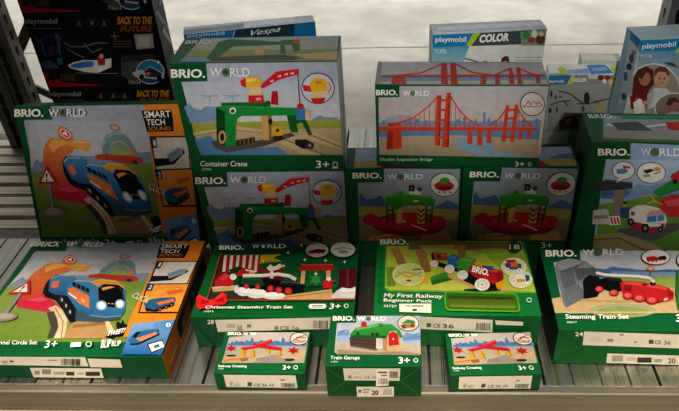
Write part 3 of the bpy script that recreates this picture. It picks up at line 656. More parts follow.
# ---- beginner railway box
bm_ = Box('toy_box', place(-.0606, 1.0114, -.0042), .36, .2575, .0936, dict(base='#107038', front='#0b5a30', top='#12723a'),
          'bright green beginner railway box with a clear window, lying flat behind the train garage box')
F = bm_.top; zm = Zoom(F, 365, 235, 3.670); zn = Zoom(F, 375, 240, 4.381); a = Art(F, 0.85)
for i in range(7): a.poly(zm, '#0f7034', [(42,60+i*30),(62,44+i*30),(70,60+i*30),(54,78+i*30)])
a.poly(zm, '#7fae3a', [(76,40),(160,40),(162,20),(572,22),(584,60),(634,214),(86,208),(72,196)])
a.poly(zm, '#a8bf42', [(80,42),(160,42),(162,24),(568,26),(580,62),(626,208),(90,202),(78,192)], '#b5c04a')
a.poly(zm, '#7d6848', [(160,24),(568,26),(578,58),(480,52),(380,58),(300,48),(160,56)]); a.poly(zm, '#b59a6a', [(200,40),(330,36),(330,50),(210,54)]); a.poly(zm, '#8fa03c', [(380,56),(480,50),(590,72),(600,120),(480,80)])
a.poly(zm, '#6a8f34', [(80,120),(130,120),(110,190),(80,190)]); a.poly(zm, '#c3cc5c', [(220,170),(330,150),(420,200),(300,206),(200,200)])
a.poly(zm, '#8fae3e', [(430,60),(560,64),(600,170),(520,150)])
for pts in ([(92,50),(124,44),(152,106),(122,112)],[(184,58),(222,56),(244,136),(214,140)],[(336,38),(368,40),(372,86),(344,86)]): a.poly(zm, '#b08a55', pts, '#8f6c40')
a.poly(zm, '#3f8f35', [(240,156),(296,136),(324,152),(322,166),(246,186)]); a.poly(zm, '#2f7028', [(240,168),(322,158),(322,166),(246,186)])
a.poly(zm, '#c8a56a', [(300,146),(326,146),(452,202),(414,206),(310,160)]); a.poly(zm, '#c8a56a', [(470,190),(560,208),(500,208)])
a.ell(zm, '#1f3a18', 430, 204, 70, 6)
a.poly(zm, '#1b2028', [(242,72),(252,64),(258,96),(300,110),(340,124),(344,138),(300,128),(250,110)]); a.poly(zm, '#a84c2a', [(248,66),(300,68),(308,96),(258,96)]); a.poly(zm, '#c87038', [(256,70),(296,72),(300,80),(258,80)]); a.ell(zm, '#4a2a1c', 270, 80, 8, 6)
a.poly(zm, '#2c72b4', [(300,88),(320,72),(340,78),(350,98),(338,122),(306,116)]); a.poly(zm, '#5a9ad0', [(306,88),(322,78),(336,82),(330,92)])
a.poly(zm, '#191619', [(340,120),(400,146),(480,178),(486,200),(440,206),(362,170)])
a.poly(zm, '#45a43c', [(332,98),(364,82),(408,92),(408,112),(398,136),(344,126)]); a.poly(zm, '#6abf58', [(340,98),(364,86),(402,94),(390,102)])
a.poly(zm, '#b8252f', [(376,132),(396,108),(430,114),(502,134),(510,160),(490,178),(470,182),(400,156)]); a.poly(zm, '#dd5058', [(398,114),(430,118),(496,136),(490,142),(400,124)]); a.ell(zm, '#9c1b25', 494, 156, 14, 22)
a.poly(zm, '#e3b52c', [(402,102),(432,106),(428,118),(402,112)]); a.poly(zm, '#2c5f9f', [(434,116),(470,118),(472,132),(436,131)]); a.poly(zm, '#e0a428', [(478,180),(504,170),(514,188),(498,202),(482,196)])
for cx, cy, rx, ry in ((254,108,15,12),(310,128,18,16),(358,150,20,17),(430,186,28,23)):
    a.ell(zm, '#e9e7e0', cx, cy, rx, ry); a.ell(zm, '#c9c6bc', cx, cy, rx*.66, ry*.66); a.ell(zm, '#eceae4', cx, cy, rx*.5, ry*.5); a.ell(zm, '#9a968a', cx, cy, rx*.16, ry*.16)
a.ring(zm, '#e0e0b8', '#bccb82', 160, 150, 59, 42, 3); a.line(zm, '#b59a5c', 6, [(112,160),(140,140),(180,146),(204,156)]); a.line(zm, '#b59a5c', 6, [(120,140),(160,160),(206,142)]); a.ell(zm, '#a03028', 160, 172, 10, 4); a.line(zm, '#4a4030', 4, [(176,132),(206,130)]); a.ell(zm, '#e0a428', 222, 172, 12, 9)
a.ring(zm, '#e8e6c8', '#d8d6b8', 545, 122, 47, 33, 3); a.ring(zm, '#e8e6c8', '#d8d8bc', 570, 168, 44, 32, 3)
a.poly(zm, '#24508c', [(512,110),(532,104),(572,112),(574,132),(520,132)]); a.poly(zm, '#c86a30', [(532,104),(560,106),(562,124),(534,124)]); a.poly(zm, '#b02a30', [(514,98),(550,96),(556,104),(518,106)])
for x, y in ((522,134),(566,136),(544,176),(592,176)): a.ell(zm, '#efece4', x, y, 9, 9); a.ell(zm, '#8a8678', x, y, 3, 3)
a.poly(zm, '#e8e6e0', [(552,150),(584,148),(590,176),(550,176)]); a.poly(zm, '#24508c', [(586,152),(604,156),(602,174),(590,176)]); a.rect(zm, '#d0a040', 556, 168, 586, 178)
a.ell(zm, '#26421f', 548, 50, 26, 22)
a.build('cover_picture', bm_.root)
a = Art(F)
def rrect(z, x0, y0, x1, y1, x2, y2, x3, y3, r):
    P = [(x0,y0),(x1,y1),(x2,y2),(x3,y3)]; out = []
    for i in range(4):
        p = Vector(P[i]); b = Vector(P[i-1]); c = Vector(P[(i+1)%4])
        d1 = (b-p).normalized()*r; d2 = (c-p).normalized()*r
        for t in (0, .25, .5, .75, 1): q_ = (p+d1)*(1-t)**2 + 2*p*(t*(1-t)) + (p+d2)*t*t; out.append((q_.x, q_.y))
    return out
a.poly(zm, '#5f9a2a', rrect(zm, 288,212,558,220,572,290,294,284,18)); a.poly(zm, '#2f6a1c', rrect(zm, 294,217,553,225,565,284,301,278,14)); a.poly(zm, '#42591c', rrect(zm, 304,226,545,232,556,277,309,272,10), '#5d7426'); a.poly(zm, '#6c8230', [(312,262),(550,268),(555,276),(311,270)]); a.poly(zm, '#31451a', [(304,230),(545,235),(547,244),(306,240)])
a.build('clear_window', bm_.root)
lettering('brand_lettering', bm_.root, [T(zm,'BRIO.','#dfe2da',56,22,160,42,.035), ])
lettering('engine_lettering', bm_.root, [(zm,'BRIO.',WHITE,(390,142),(452,158),(396,118),.04)])
lettering('age_lettering', bm_.root, [T(zm,'18','#c8cfae',528,42,567,60,.02)])
lettering('title_lettering', bm_.root, [(zm,'My First Railway',WHITE,(68,239),(284,244),(72,220),.022), (zm,'Beginner Pack',WHITE,(68,255),(248,259),(69,240),.022), (zm,'33727',WHITE,(68,272),(116,274),(69,263),.02)])
g = Art(F); g.ring(zm, '#cfe0cf', '#12723a', 601, 246, 10, 9, 3); g.build('printed_emblem', bm_.root)
sticker(zm, [(125,260),(243,259),(243,294),(127,290)], bm_.root, col='#e4e0d6', blots=[(150,266,166,270,'#8a8478'),(170,266,215,271,'#8a8478'),(174,279,190,287,'#3a362f')], name='price_sticker')
zF = Zoom(bm_.front, 365, 235, 3.670)
sticker(zF, [(130,294),(469,311),(467,357),(120,340)], bm_.root, bars=[(408,322,462,348)], blots=[(226,322,242,336,'#5a554c')], texts=[T(zF,'CE','#3a362f',250,324,276,338,.01), T(zF,'36','#5a554c',284,325,326,340,.01)])
sticker(zF, [(477,311),(580,317),(580,331),(480,328)], bm_.root)

# ---- steaming train box
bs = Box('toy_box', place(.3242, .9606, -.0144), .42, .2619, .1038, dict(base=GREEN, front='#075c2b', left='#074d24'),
         'green train box with red engine and grey rock tunnel, lying flat at right front')
F = bs.top; z5 = Zoom(F, 535, 240, 2.9375); zs2 = Zoom(F, 570, 245, 4.835); a = Art(F, 0.85)
a.poly(z5, '#c3cad8', [(132,31),(560,28),(580,212),(98,216),(84,206),(54,66),(134,62)], '#d2d5dc')
a.poly(zs2, '#4d76a8', [(110,112),(170,118),(200,106),(260,112),(330,120),(400,124),(470,118),(640,126),(650,160),(110,160)]); a.poly(zs2, '#7f9cc0', [(200,128),(640,134),(650,156),(200,156)])
a.poly(zs2, '#8fb058', [(200,156),(650,150),(660,210),(200,210)], '#a2b86a'); a.poly(zs2, '#d0b98a', [(-90,260),(120,225),(660,200),(680,326),(-80,328)], '#c9b184')
a.poly(zs2, '#b8a26e', [(0,262),(260,270),(500,262),(640,262),(640,274),(260,282),(0,272)]); a.ell(zs2, '#a8a884', 255, 318, 165, 34); a.ell(zs2, '#8fa05e', 255, 324, 130, 24)
a.poly(zs2, '#d0b98a', [(-80,322),(680,324),(680,330),(-80,330)])
a.poly(z5, '#15161a', [(140,116),(156,102),(178,102),(192,116),(194,150),(182,168),(150,174),(138,172)])
a.poly(z5, '#7d838c', [(57,80),(66,64),(102,54),(150,64),(180,84),(192,112),(178,106),(158,104),(146,112),(140,124),(142,168),(136,176),(92,200),(84,192)])
a.poly(z5, '#979da6', [(66,64),(102,54),(142,64),(112,80),(72,94)]); a.poly(z5, '#646a73', [(72,94),(112,80),(118,128),(82,142)]); a.poly(z5, '#71777f', [(82,142),(118,128),(142,150),(140,174),(92,200)]); a.poly(z5, '#5a6069', [(112,80),(150,68),(182,90),(192,112),(172,104),(152,104),(140,116),(126,122)]); a.poly(z5, '#8b9199', [(142,64),(172,80),(150,84),(122,84)]); a.poly(z5, '#888e97', [(118,128),(126,122),(140,128),(142,150)]); a.line(z5, '#50565f', 1.5, [(72,94),(112,80),(150,68)]); a.line(z5, '#50565f', 1.5, [(82,142),(118,128),(142,150)])
a.poly(zs2, '#141518', [(138,168),(180,158),(246,164),(262,196),(256,226),(206,232),(126,208)]); a.poly(zs2, '#33363b', [(180,162),(244,168),(240,178),(184,172)])
a.poly(zs2, '#c62a2e', [(240,186),(262,176),(330,178),(420,194),(476,208),(502,232),(500,264),(470,276),(420,284),(300,262),(252,240)])
a.poly(zs2, '#e65a52', [(262,180),(330,182),(420,198),(470,212),(460,220),(330,200),(258,192)]); a.poly(zs2, '#8a1a1e', [(252,232),(300,252),(420,276),(470,270),(420,286),(300,268)]); a.poly(zs2, '#9a1c20', [(262,196),(300,200),(296,232),(256,224)]); a.poly(zs2, '#a02024', [(470,224),(500,236),(498,260),(474,252)]); a.poly(zs2, '#f0c8c0', [(452,262),(470,258),(472,268),(454,274)]); a.ell(zs2, '#7a1418', 360, 196, 14, 6); a.ell(zs2, '#2a1416', 400, 190, 14, 10)
for cx, cy, rx, ry in ((142,218,21,16),(212,236,23,17),(280,250,26,19),(336,263,30,19),(396,273,31,20)):
    a.ell(zs2, '#8a1a20', cx, cy, rx, ry); a.ell(zs2, '#d8464a', cx-2, cy-2, rx*.82, ry*.8); a.ell(zs2, '#f08a86', cx-4, cy-3, rx*.4, ry*.4); a.ell(zs2, '#5a1216', cx-3, cy-2, rx*.16, ry*.16)
a.line(zs2, '#e0e0e2', 14, [(128,140),(170,150),(250,154),(330,158),(384,166),(404,184)]); a.line(zs2, '#f6f6f6', 8, [(126,141),(180,149),(250,153),(330,156),(380,163)])
a.poly(zs2, '#3c7a3a', [(514,140),(530,120),(600,130),(600,300),(520,322),(508,240)])
a.line(zs2, '#8a7a60', 4, [(388,130),(388,160)]); a.poly(zs2, '#d8752c', [(362,128),(386,100),(412,132)]); a.poly(zs2, '#f0c890', [(374,124),(386,110),(400,126)])
a.ring(zs2, '#22262c', '#eceae6', 413, 65, 71, 39, 3.5); a.poly(zs2, '#c62a2e', [(366,66),(400,60),(424,66),(424,82),(372,86)]); a.poly(zs2, '#22191a', [(424,64),(456,58),(466,70),(460,78),(426,82)])
for x in (378, 398, 416, 438, 454): a.ell(zs2, '#b0242a', x, 84 if x < 430 else 78, 6, 5)
a.ring(zs2, '#22262c', '#eceae6', 556, 80, 44, 40, 3.5); a.ell(zs2, '#c62a2e', 556, 84, 20, 14)
a.build('cover_picture', bs.root)
lettering('brand_lettering', bs.root, [T(z5,'BRIO.',WHITE,30,34,122,54,.035)])
lettering('range_lettering', bs.root, [T(z5,'W','#eef0f2',139,32,172,50), T(z5,'RLD','#eef0f2',198,31,258,50)])
g = Art(F); g.ell(z5, '#55705a', 185, 41, 12, 10); g.build('globe_emblem', bs.root)
lettering('title_lettering', bs.root, [T(z5,'Steaming Train Set',WHITE,88,223,275,241,.03), T(z5,'36017',WHITE,92,244,122,250,0)])
lettering('age_lettering', bs.root, [T(z5,'3+',WHITE,412,224,452,246,.03)])
zF = Zoom(bs.front, 535, 240, 2.9375)
lettering('count_lettering', bs.root, [T(zF,'24',WHITE,118,270,141,282,.02)])
sticker(zF, [(144,268),(480,279),(480,320),(140,308)], bs.root, blots=[(160,284,200,298,'#cfc8ba'),(212,290,230,298,'#8a8478'),(248,276,260,280,'#5a554c'),(290,296,300,302,'#9a9488'),(334,292,348,304,'#4a463f')], texts=[T(zF,'CE','#3a362f',352,294,370,305,.01), T(zF,'36','#4a463f',378,295,398,306,.01)])
sticker(zF, [(212,332),(480,340),(480,370),(209,360)], bs.root, blots=[(226,338,258,356,'#9a958a'),(270,344,296,354,'#bdb6a9'),(300,344,342,359,'#2d2a26'),(348,348,372,358,'#a09a8e')], texts=[T(zF,'20','#2a2722',390,346,412,361,.03)])
a = Art(bs.front); a.line(zF, '#08441f', 1.6, [(70,266),(132,310)]); a.line(zF, '#08441f', 1.6, [(50,360),(140,318)]); a.build('flap_crease', bs.root)

# ---- railway crossing boxes
QW, QD, QH = .1878, .1163, .0503
MQ = place(-.3857, .8864, .001); MQ2 = place(.0974, .883, .0319)
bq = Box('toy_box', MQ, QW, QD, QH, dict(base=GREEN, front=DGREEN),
         'small green railway crossing box at the shelf front, left of the train garage box')
F = bq.top; zq = Zoom(F, 212, 328, 6.23); a = Art(F, 0.62)
a.poly(zq, '#cfcac8', [(192,28),(606,28),(574,219),(62,219),(108,56),(194,52)], '#cfc6b8')
a.poly(zq, '#5f82bb', [(98,116),(104,94),(118,98),(122,84),(140,92),(152,76),(166,88),(186,82),(206,92),(212,74),(238,84),(246,62),(254,62),(262,86),(290,88),(300,76),(330,82),(352,76),(368,88),(404,78),(430,88),(436,66),(442,54),(450,66),(456,88),(500,84),(520,92),(546,82),(560,96),(590,98),(590,120)])
a.poly(zq, '#8fa9d0', [(98,108),(590,110),(590,120),(96,120)])
a.poly(zq, '#c2b8a8', [(94,114),(590,117),(574,219),(62,219)], '#c9bba4'); a.poly(zq, '#a89f90', [(280,190),(420,160),(520,200),(480,219),(260,219)]); a.poly(zq, '#d4b892', [(420,178),(588,138),(580,180),(470,200)]); a.ell(zq, '#9a9288', 320, 196, 44, 12)
a.poly(zq, '#dcae70', [(62,206),(80,186),(150,180),(232,176),(240,194),(180,208),(70,217)]); a.poly(zq, '#a87048', [(172,196),(222,186),(226,204),(184,213)]); a.line(zq, '#8a6038', 3, [(72,204),(234,186)])
a.ell(zq, '#2a2a28', 120, 174, 32, 6); a.ell(zq, '#2a2622', 484, 200, 34, 8); a.rect(zq, '#5a564f', 470, 192, 500, 198)
for x0, y0, w, h in ((184,136,26,46),(242,140,26,46),(342,132,22,30),(408,130,24,44)): a.poly(zq, '#e6b12a', [(x0,y0+4),(x0+w*.5,y0-3),(x0+w,y0+4),(x0+w+3,y0+h),(x0-3,y0+h)]); a.poly(zq, '#c8901c', [(x0+w*.6,y0),(x0+w,y0+4),(x0+w+3,y0+h),(x0+w*.6,y0+h)])
a.poly(zq, '#d4262f', [(176,128),(260,112),(372,72),(380,92),(290,124),(200,142)]); a.poly(zq, '#d4262f', [(262,98),(300,104),(436,126),(436,146),(280,124),(256,112)]); a.poly(zq, '#ee5a56', [(180,129),(262,114),(370,76),(372,80),(262,119)])
a.star(zq, '#c42832', 120, 130, 36, 6, .5, 0, .62); a.star(zq, '#c42832', 508, 144, 42, 6, .5, .1, .6)
a.ring(zq, '#2a2622', '#ece9e2', 543, 71, 59, 41, 5); a.line(zq, '#b8604a', 6, [(504,86),(540,64),(586,66)]); a.line(zq, '#b8604a', 5, [(510,74),(560,88),(586,80)]); a.poly(zq, '#c8a070', [(506,88),(580,84),(576,94),(512,98)]); a.line(zq, '#a03028', 5, [(524,66),(576,52)])
a.build('cover_picture', bq.root)
lettering('brand_lettering', bq.root, [T(zq,'BRIO.',WHITE,100,31,190,50,.04)])
lettering('range_lettering', bq.root, [T(zq,'W','#f4f4f4',203,34,224,48), T(zq,'RLD','#f4f4f4',238,34,276,48)])
g = Art(F); g.ell(zq, '#4a5a60', 231, 41, 7, 7); g.build('globe_emblem', bq.root)
lettering('title_lettering', bq.root, [T(zq,'Railway Crossing',WHITE,42,235,218,255,.03), T(zq,'33388',WHITE,40,257,74,263,0)])
lettering('age_lettering', bq.root, [T(zq,'3+',WHITE,442,237,492,265,.03)])
g = Art(F); g.ring(zq, '#dfe8df', GREEN, 522, 251, 14, 13, 4); g.build('printed_emblem', bq.root)
zF = Zoom(bq.front, 212, 328, 6.23)
sticker(zF, [(70,290),(520,294),(534,374),(90,366)], bq.root, bars=[(430,342,520,368)], blots=[(112,330,130,356,'#a8a296'),(140,340,175,356,'#bbb4a6'),(222,334,248,356,'#4a463f'),(425,315,455,322,'#8a8478')], texts=[T(zF,'CE','#3a362f',262,342,300,358,.01), T(zF,'36 35','#3a362f',312,342,386,358,.01)])
bq.root['group'] = 'railway crossing boxes'
dup(bq.root, MQ2, 'small green railway crossing box at the shelf front, right of the train garage box')

# ---- train garage box
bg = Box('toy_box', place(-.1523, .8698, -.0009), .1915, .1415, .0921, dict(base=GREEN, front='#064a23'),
         'small green train garage box at the front middle with a loose white price tag')
F = bg.top; zg = Zoom(F, 325, 312, 4.67); a = Art(F, 0.72)
a.poly(zg, '#c2cde2', [(146,18),(446,18),(454,202),(56,198),(44,188),(56,52),(146,50)], '#d6d8dc')
a.poly(zg, '#7da4d8', [(54,140),(58,100),(76,88),(100,96),(112,84),(116,142)]); a.poly(zg, '#a9c2e4', [(58,112),(112,108),(114,142),(54,142)]); a.line(zg, '#5b88c4', 5, [(62,96),(96,86),(112,92)])
a.poly(zg, '#7fa2d4', [(362,112),(380,98),(410,104),(440,96),(452,110),(452,152),(362,154)]); a.line(zg, '#5b88c4', 5, [(372,124),(446,116)]); a.poly(zg, '#a9c2e4', [(362,136),(452,132),(452,154),(362,156)])
a.poly(zg, '#cfc4b2', [(50,150),(116,142),(454,152),(454,202),(56,198),(45,190)], '#c2b49c'); a.poly(zg, '#a8977c', [(60,176),(230,190),(360,184),(452,196),(452,202),(60,198)])
a.poly(zg, '#5c4a42', [(114,118),(246,124),(242,180),(118,160)]); a.line(zg, '#3c2f2a', 3, [(116,130),(244,138)]); a.line(zg, '#3c2f2a', 3, [(117,144),(243,156)]); a.poly(zg, '#8a7a6a', [(118,158),(242,178),(240,184),(118,164)])
a.poly(zg, '#e8e6e2', [(240,124),(270,126),(270,174),(238,172)]); a.rect(zg, '#a0a4aa', 246, 132, 264, 136); a.rect(zg, '#a0a4aa', 246, 144, 264, 148); a.rect(zg, '#a0a4aa', 246, 156, 264, 160)
a.poly(zg, '#d6b48a', [(268,124),(300,92),(332,88),(352,118),(354,184),(290,188),(270,176)]); a.poly(zg, '#b8946a', [(268,126),(288,126),(290,188),(270,178)])
a.poly(zg, '#cc2a34', [(296,104),(318,94),(340,104),(346,156),(298,160)]); a.rect(zg, '#f0e0dc', 314, 124, 322, 134)
a.poly(zg, '#47a84e', [(118,104),(144,78),(250,54),(312,60),(350,88),(364,120),(350,124),(332,90),(302,92),(286,126),(120,120)], '#34903e'); a.poly(zg, '#7ccb7c', [(144,80),(250,57),(300,62),(260,66),(150,88)]); a.poly(zg, '#226a2c', [(118,110),(286,114),(288,126),(120,120)])
a.rect(zg, '#1e3f24', 216, 100, 230, 114); a.rect(zg, '#1e3f24', 236, 100, 250, 114); a.rect(zg, '#1e3f24', 148, 98, 160, 110); a.ell(zg, '#2a7a34', 262, 66, 12, 6)
a.poly(zg, '#cc2a34', [(168,52),(180,46),(194,50),(196,72),(170,74)])
a.ring(zg, '#2a2622', '#ece9e2', 389, 56, 51, 38, 3.5); a.poly(zg, '#4a9a48', [(356,58),(384,38),(418,44),(424,58)]); a.poly(zg, '#b09068', [(362,60),(422,60),(420,76),(368,80)]); a.ell(zg, '#b8303a', 408, 66, 9, 9); a.poly(zg, '#7a5a40', [(352,66),(372,62),(380,80),(362,82)])
a.build('cover_picture', bg.root)
lettering('brand_lettering', bg.root, [T(zg,'BRIO.',WHITE,36,22,138,45,.04)])
lettering('range_lettering', bg.root, [T(zg,'W','#f4f4f4',150,25,190,45,.03), T(zg,'RLD','#f4f4f4',217,25,286,45,.03)])
g = Art(F); g.ell(zg, '#55705a', 203, 35, 12, 10); g.build('globe_emblem', bg.root)
lettering('title_lettering', bg.root, [T(zg,'Train Garage',WHITE,25,209,164,231,.022), T(zg,'33574',WHITE,27,233,62,240,0)])
lettering('age_lettering', bg.root, [T(zg,'3+',WHITE,343,215,396,246,.03)])
g = Art(F); g.ring(zg, '#dfe8df', GREEN, 424, 230, 11, 11, 3.5); g.build('printed_emblem', bg.root)
zF = Zoom(bg.front, 325, 312, 4.67)
a = Art(bg.front); a.line(zF, '#3f8f5e', 1.5, [(8,262),(96,322),(10,384)]); a.line(zF, '#3f8f5e', 1.5, [(442,260),(354,322),(440,388)]); a.build('flap_crease', bg.root)
sticker(zF, [(84,262),(352,262),(348,320),(92,318)], bg.root, blots=[(108,294,124,308,'#8a8478'),(132,298,170,306,'#bbb4a6')], bars=[(300,276,342,306)], texts=[T(zF,'CE 36','#6a645a',184,296,240,308,.01)])
sticker(zF, [(147,346),(322,346),(322,392),(150,394)], bg.root, col='#dcd7cc', blots=[(156,360,170,374,'#6a645a'),(176,356,212,362,'#8a8478'),(176,368,206,374,'#8a8478'),(272,354,314,384,'#b9b3a6')], texts=[T(zF,'20','#1f1c18',218,362,250,384,.04)])
bmt = bmesh.new()
fl = bg.front; uvq = [zF(*p) for p in ((242,268),(299,266),(297,334),(238,337))]
cl = bmt.loops.layers.float_color.new('Col')
ring0 = [bmt.verts.new(Vector((u, -.0012-(.004 if i > 1 else 0), v))) for i, (u, v) in enumerate(uvq)]
ring1 = [bmt.verts.new(Vector((u, -.0008-(.004 if i > 1 else 0), v))) for i, (u, v) in enumerate(uvq)]
bmt.faces.new(ring0); bmt.faces.new(list(reversed(ring1)))
for i in range(4): bmt.faces.new((ring0[i], ring1[i], ring1[(i+1)%4], ring0[(i+1)%4]))
bmesh.ops.recalc_face_normals(bmt, faces=bmt.faces)
for f in bmt.faces:
    for l in f.loops: l[cl] = hexc('#e6e2d8')
tagp = bm_obj('price_tag', bmt, M_STICK, bg.root)
class TagFace(Face):
    def pt(self, u, v, k):
        t = (uvq[0][1]-v)/(uvq[0][1]-uvq[3][1]); t = min(max(t, 0), 1)
        return Vector((u, -.0012-.004*t-.0002-EPS*k, v))
tf = TagFace(bg, (0,0,0), (1,0,0), (0,0,1), (0,-1,0), bg.W, bg.H); zt = Zoom(tf, 325, 312, 4.67); a = Art(tf)
for i in range(10): a.rect(zt, '#2a2722', 248+i*4.6, 302, 248+i*4.6+random.choice((1.6,2.6)), 328)
a.rect(zt, '#4a463f', 248, 274, 290, 280); a.rect(zt, '#6a645a', 262, 288, 290, 293); a.build('barcode', tagp, M_STICK)

# ---- three dark film-car boxes stacked at the left back
KW, KD, KH = .383, .09, .228
BK = '#0c0c10'
MK = [place(-1.0905, 1.861, .007, 0.0005+i*(KH+.0004)) for i in range(3)]
bk = Box('toy_box', MK[1], KW, KD, KH, dict(base=BK, right='#33353c'),
         'black playset box in the middle of the dark stack at the left back')
F = bk.front; zk = Zoom(F, 0, 0, 3.74); z2 = Zoom(F, 20, 25, 5.133); z9 = Zoom(F, 90, 40, 5.48); a = Art(F)
a.poly(zk, '#10131a', [(110,112),(410,112),(450,250),(470,320),(300,320),(150,260)], '#14161c')
a.line(zk, '#8a8a8a', 2, [(86,106),(228,106)])
a.ell(z2, '#1c3a5a', 150, 105, 60, 58); a.ell(z2, '#14233a', 150, 105, 40, 44)
for p in ([(74,62),(110,90),(130,150)],[(180,45),(200,90),(205,150)],[(230,90),(260,110),(330,110),(400,90),(450,92)],[(240,120),(290,150),(330,165)],[(330,95),(370,140),(420,120)]): a.line(z2, '#5e6670', 7, p)
a.line(z2, '#8f6038', 6, [(190,45),(210,75)]); a.ell(z2, '#4a4034', 160, 125, 15, 22)
a.poly(z2, '#4a5560', [(100,190),(150,180),(190,200),(200,220),(130,225)]); a.poly(z2, '#2a6a86', [(190,170),(215,165),(222,200),(196,205)])
a.poly(z2, '#dcd6cc', [(246,205),(275,190),(330,178),(380,180),(470,170),(470,215),(400,245),(330,240),(290,228),(258,220)]); a.poly(z2, '#3f7cc0', [(258,206),(290,194),(340,184),(378,186),(380,212),(300,222),(268,216)])
a.poly(z2, '#a82430', [(396,160),(420,156),(440,180),(436,205),(402,205)]); a.ell(z2, '#c9a890', 418, 158, 11, 12); a.poly(z2, '#e8e4dc', [(396,216),(420,212),(425,235),(400,244)])
a.line(zk, '#8a8a88', 2, [(285,272),(440,274)])
for x, y in ((295,85),(345,84),(390,86)): a.ring(zk, '#3a3632', '#15130f', x, y, 21, 20, 3); a.poly(zk, '#6a5c48', [(x-7,y+10),(x-3,y-10),(x+5,y-8),(x+8,y+10)])
a.poly(zk, '#b01f24', [(150,262),(176,268),(205,285),(230,306),(400,318),(186,324)]); a.rect(zk, '#3a1414', 180, 276, 210, 300); a.rect(zk, '#4a3a30', 224, 276, 282, 302)
a.poly(zk, '#4a4844', [(455,206),(580,200),(600,300),(488,302),(455,280)]); a.poly(zk, '#2e2c2a', [(455,206),(580,200),(584,224),(458,232)])
a.line(zk, '#8f8a80', 2, [(428,120),(432,148)]); a.line(zk, '#8f8a80', 2, [(415,134),(446,134)])
for y in (150, 160, 170): a.rect(zk, '#4a3c26', 425, y, 492, y+5)
a.poly(zk, '#8a877c', [(502,128),(572,124),(578,178),(512,184)]); a.rect(zk, '#a5a298', 518, 138, 560, 172)
a.ring(z9, '#c9c6c0', '#2b6f93', 332, 172, 78, 68, 4); a.poly(z9, '#1f4a68', [(262,180),(400,190),(390,225),(330,236),(280,220)])
a.poly(z9, '#a9a9a9', [(232,180),(262,162),(300,165),(330,140),(372,160),(402,178),(410,205),(380,215),(300,205),(250,200)]); a.poly(z9, '#2c2e33', [(300,168),(330,146),(368,164),(396,182),(390,204),(310,198)]); a.ell(z9, '#15161a', 285, 198, 13, 13); a.ell(z9, '#15161a', 382, 208, 14, 14); a.poly(z9, '#c86a3a', [(310,176),(330,172),(332,190),(314,192)]); a.star(z9, '#e8e0c0', 376, 118, 14, 4, .3)
a.build('cover_picture', bk.root)
lettering('brand_lettering', bk.root, [T(zk,'playmobil','#b0aea8',89,67,216,93,.03)])
lettering('film_lettering', bk.root, [T(zk,'BACK TO THE','#b57a24',440,60,570,90,.05,.15), T(zk,'FUTURE','#84401f',452,94,572,118,.05,.15)])
lettering('number_lettering', bk.root, [T(zk,'70634','#a8a8a4',481,300,528,313,.0)])
a = Art(bk.right); mr_ = Met(bk.right)
a.poly(mr_, '#8d9098', [(.01,.225),(.03,.227),(.085,.16),(.085,.13)]); a.poly(mr_, '#b9bbc0', [(.03,.16),(.05,.17),(.085,.11),(.08,.10)]); a.poly(mr_, '#4a4f60', [(.02,.08),(.05,.10),(.07,.06),(.04,.03)]); a.poly(mr_, '#6d7078', [(.03,.05),(.08,.09),(.085,.07),(.05,.03)]); a.poly(mr_, '#9da0a8', [(.05,.0),(.088,.05),(.088,.02),(.07,.0)])
a.build('side_panel', bk.root)
bk.root['group'] = 'dark stacked playset boxes'
dup(bk.root, MK[2], 'black playset box on top of the dark stack at the left back')
dup(bk.root, MK[0], 'black playset box at the bottom of the dark stack, behind the leaning tunnel box')

# ---- blue scooter box behind the crane boxes
bv = Box('toy_box', place(-.5128, 1.5006, .255), .3131, .0492, .5294, dict(base='#1c639c', top='#c6d2dc', front='#1a5f98'),
         'blue scooter playset box standing behind the container crane boxes')
F = bv.front; zv = Zoom(F, 160, 0, 3.574); a = Art(F)
a.poly(zv, '#1f6ba8', [(80,118),(270,100),(250,180),(80,190)]); a.poly(zv, '#26404c', [(268,102),(480,80),(476,180),(240,190)]); a.poly(zv, '#1e76ac', [(480,80),(560,70),(560,160),(478,170)]); a.line(zv, '#d5dde2', 2.5, [(268,102),(240,190)])
a.poly(zv, '#9ab4c0', [(80,190),(560,165),(560,420),(80,420)])
a.build('cover_picture', bv.root)
lettering('brand_lettering', bv.root, [(zv,'playmobil','#b9cad8',(98,139),(230,128),(98,120),.02)])
lettering('scooter_lettering', bv.root, [(zv,'Vespa','#dfe6ea',(322,134),(428,118),(326,108),.0,.35)])
a = Art(bv.top); zv = Zoom(bv.top, 160, 0, 3.574); a.poly(zv, '#9aa6ae', [(84,108),(300,84),(300,100),(84,120)]); a.poly(zv, '#dfe6ec', [(300,80),(480,60),(480,78),(300,98)]); a.build('top_picture', bv.root)

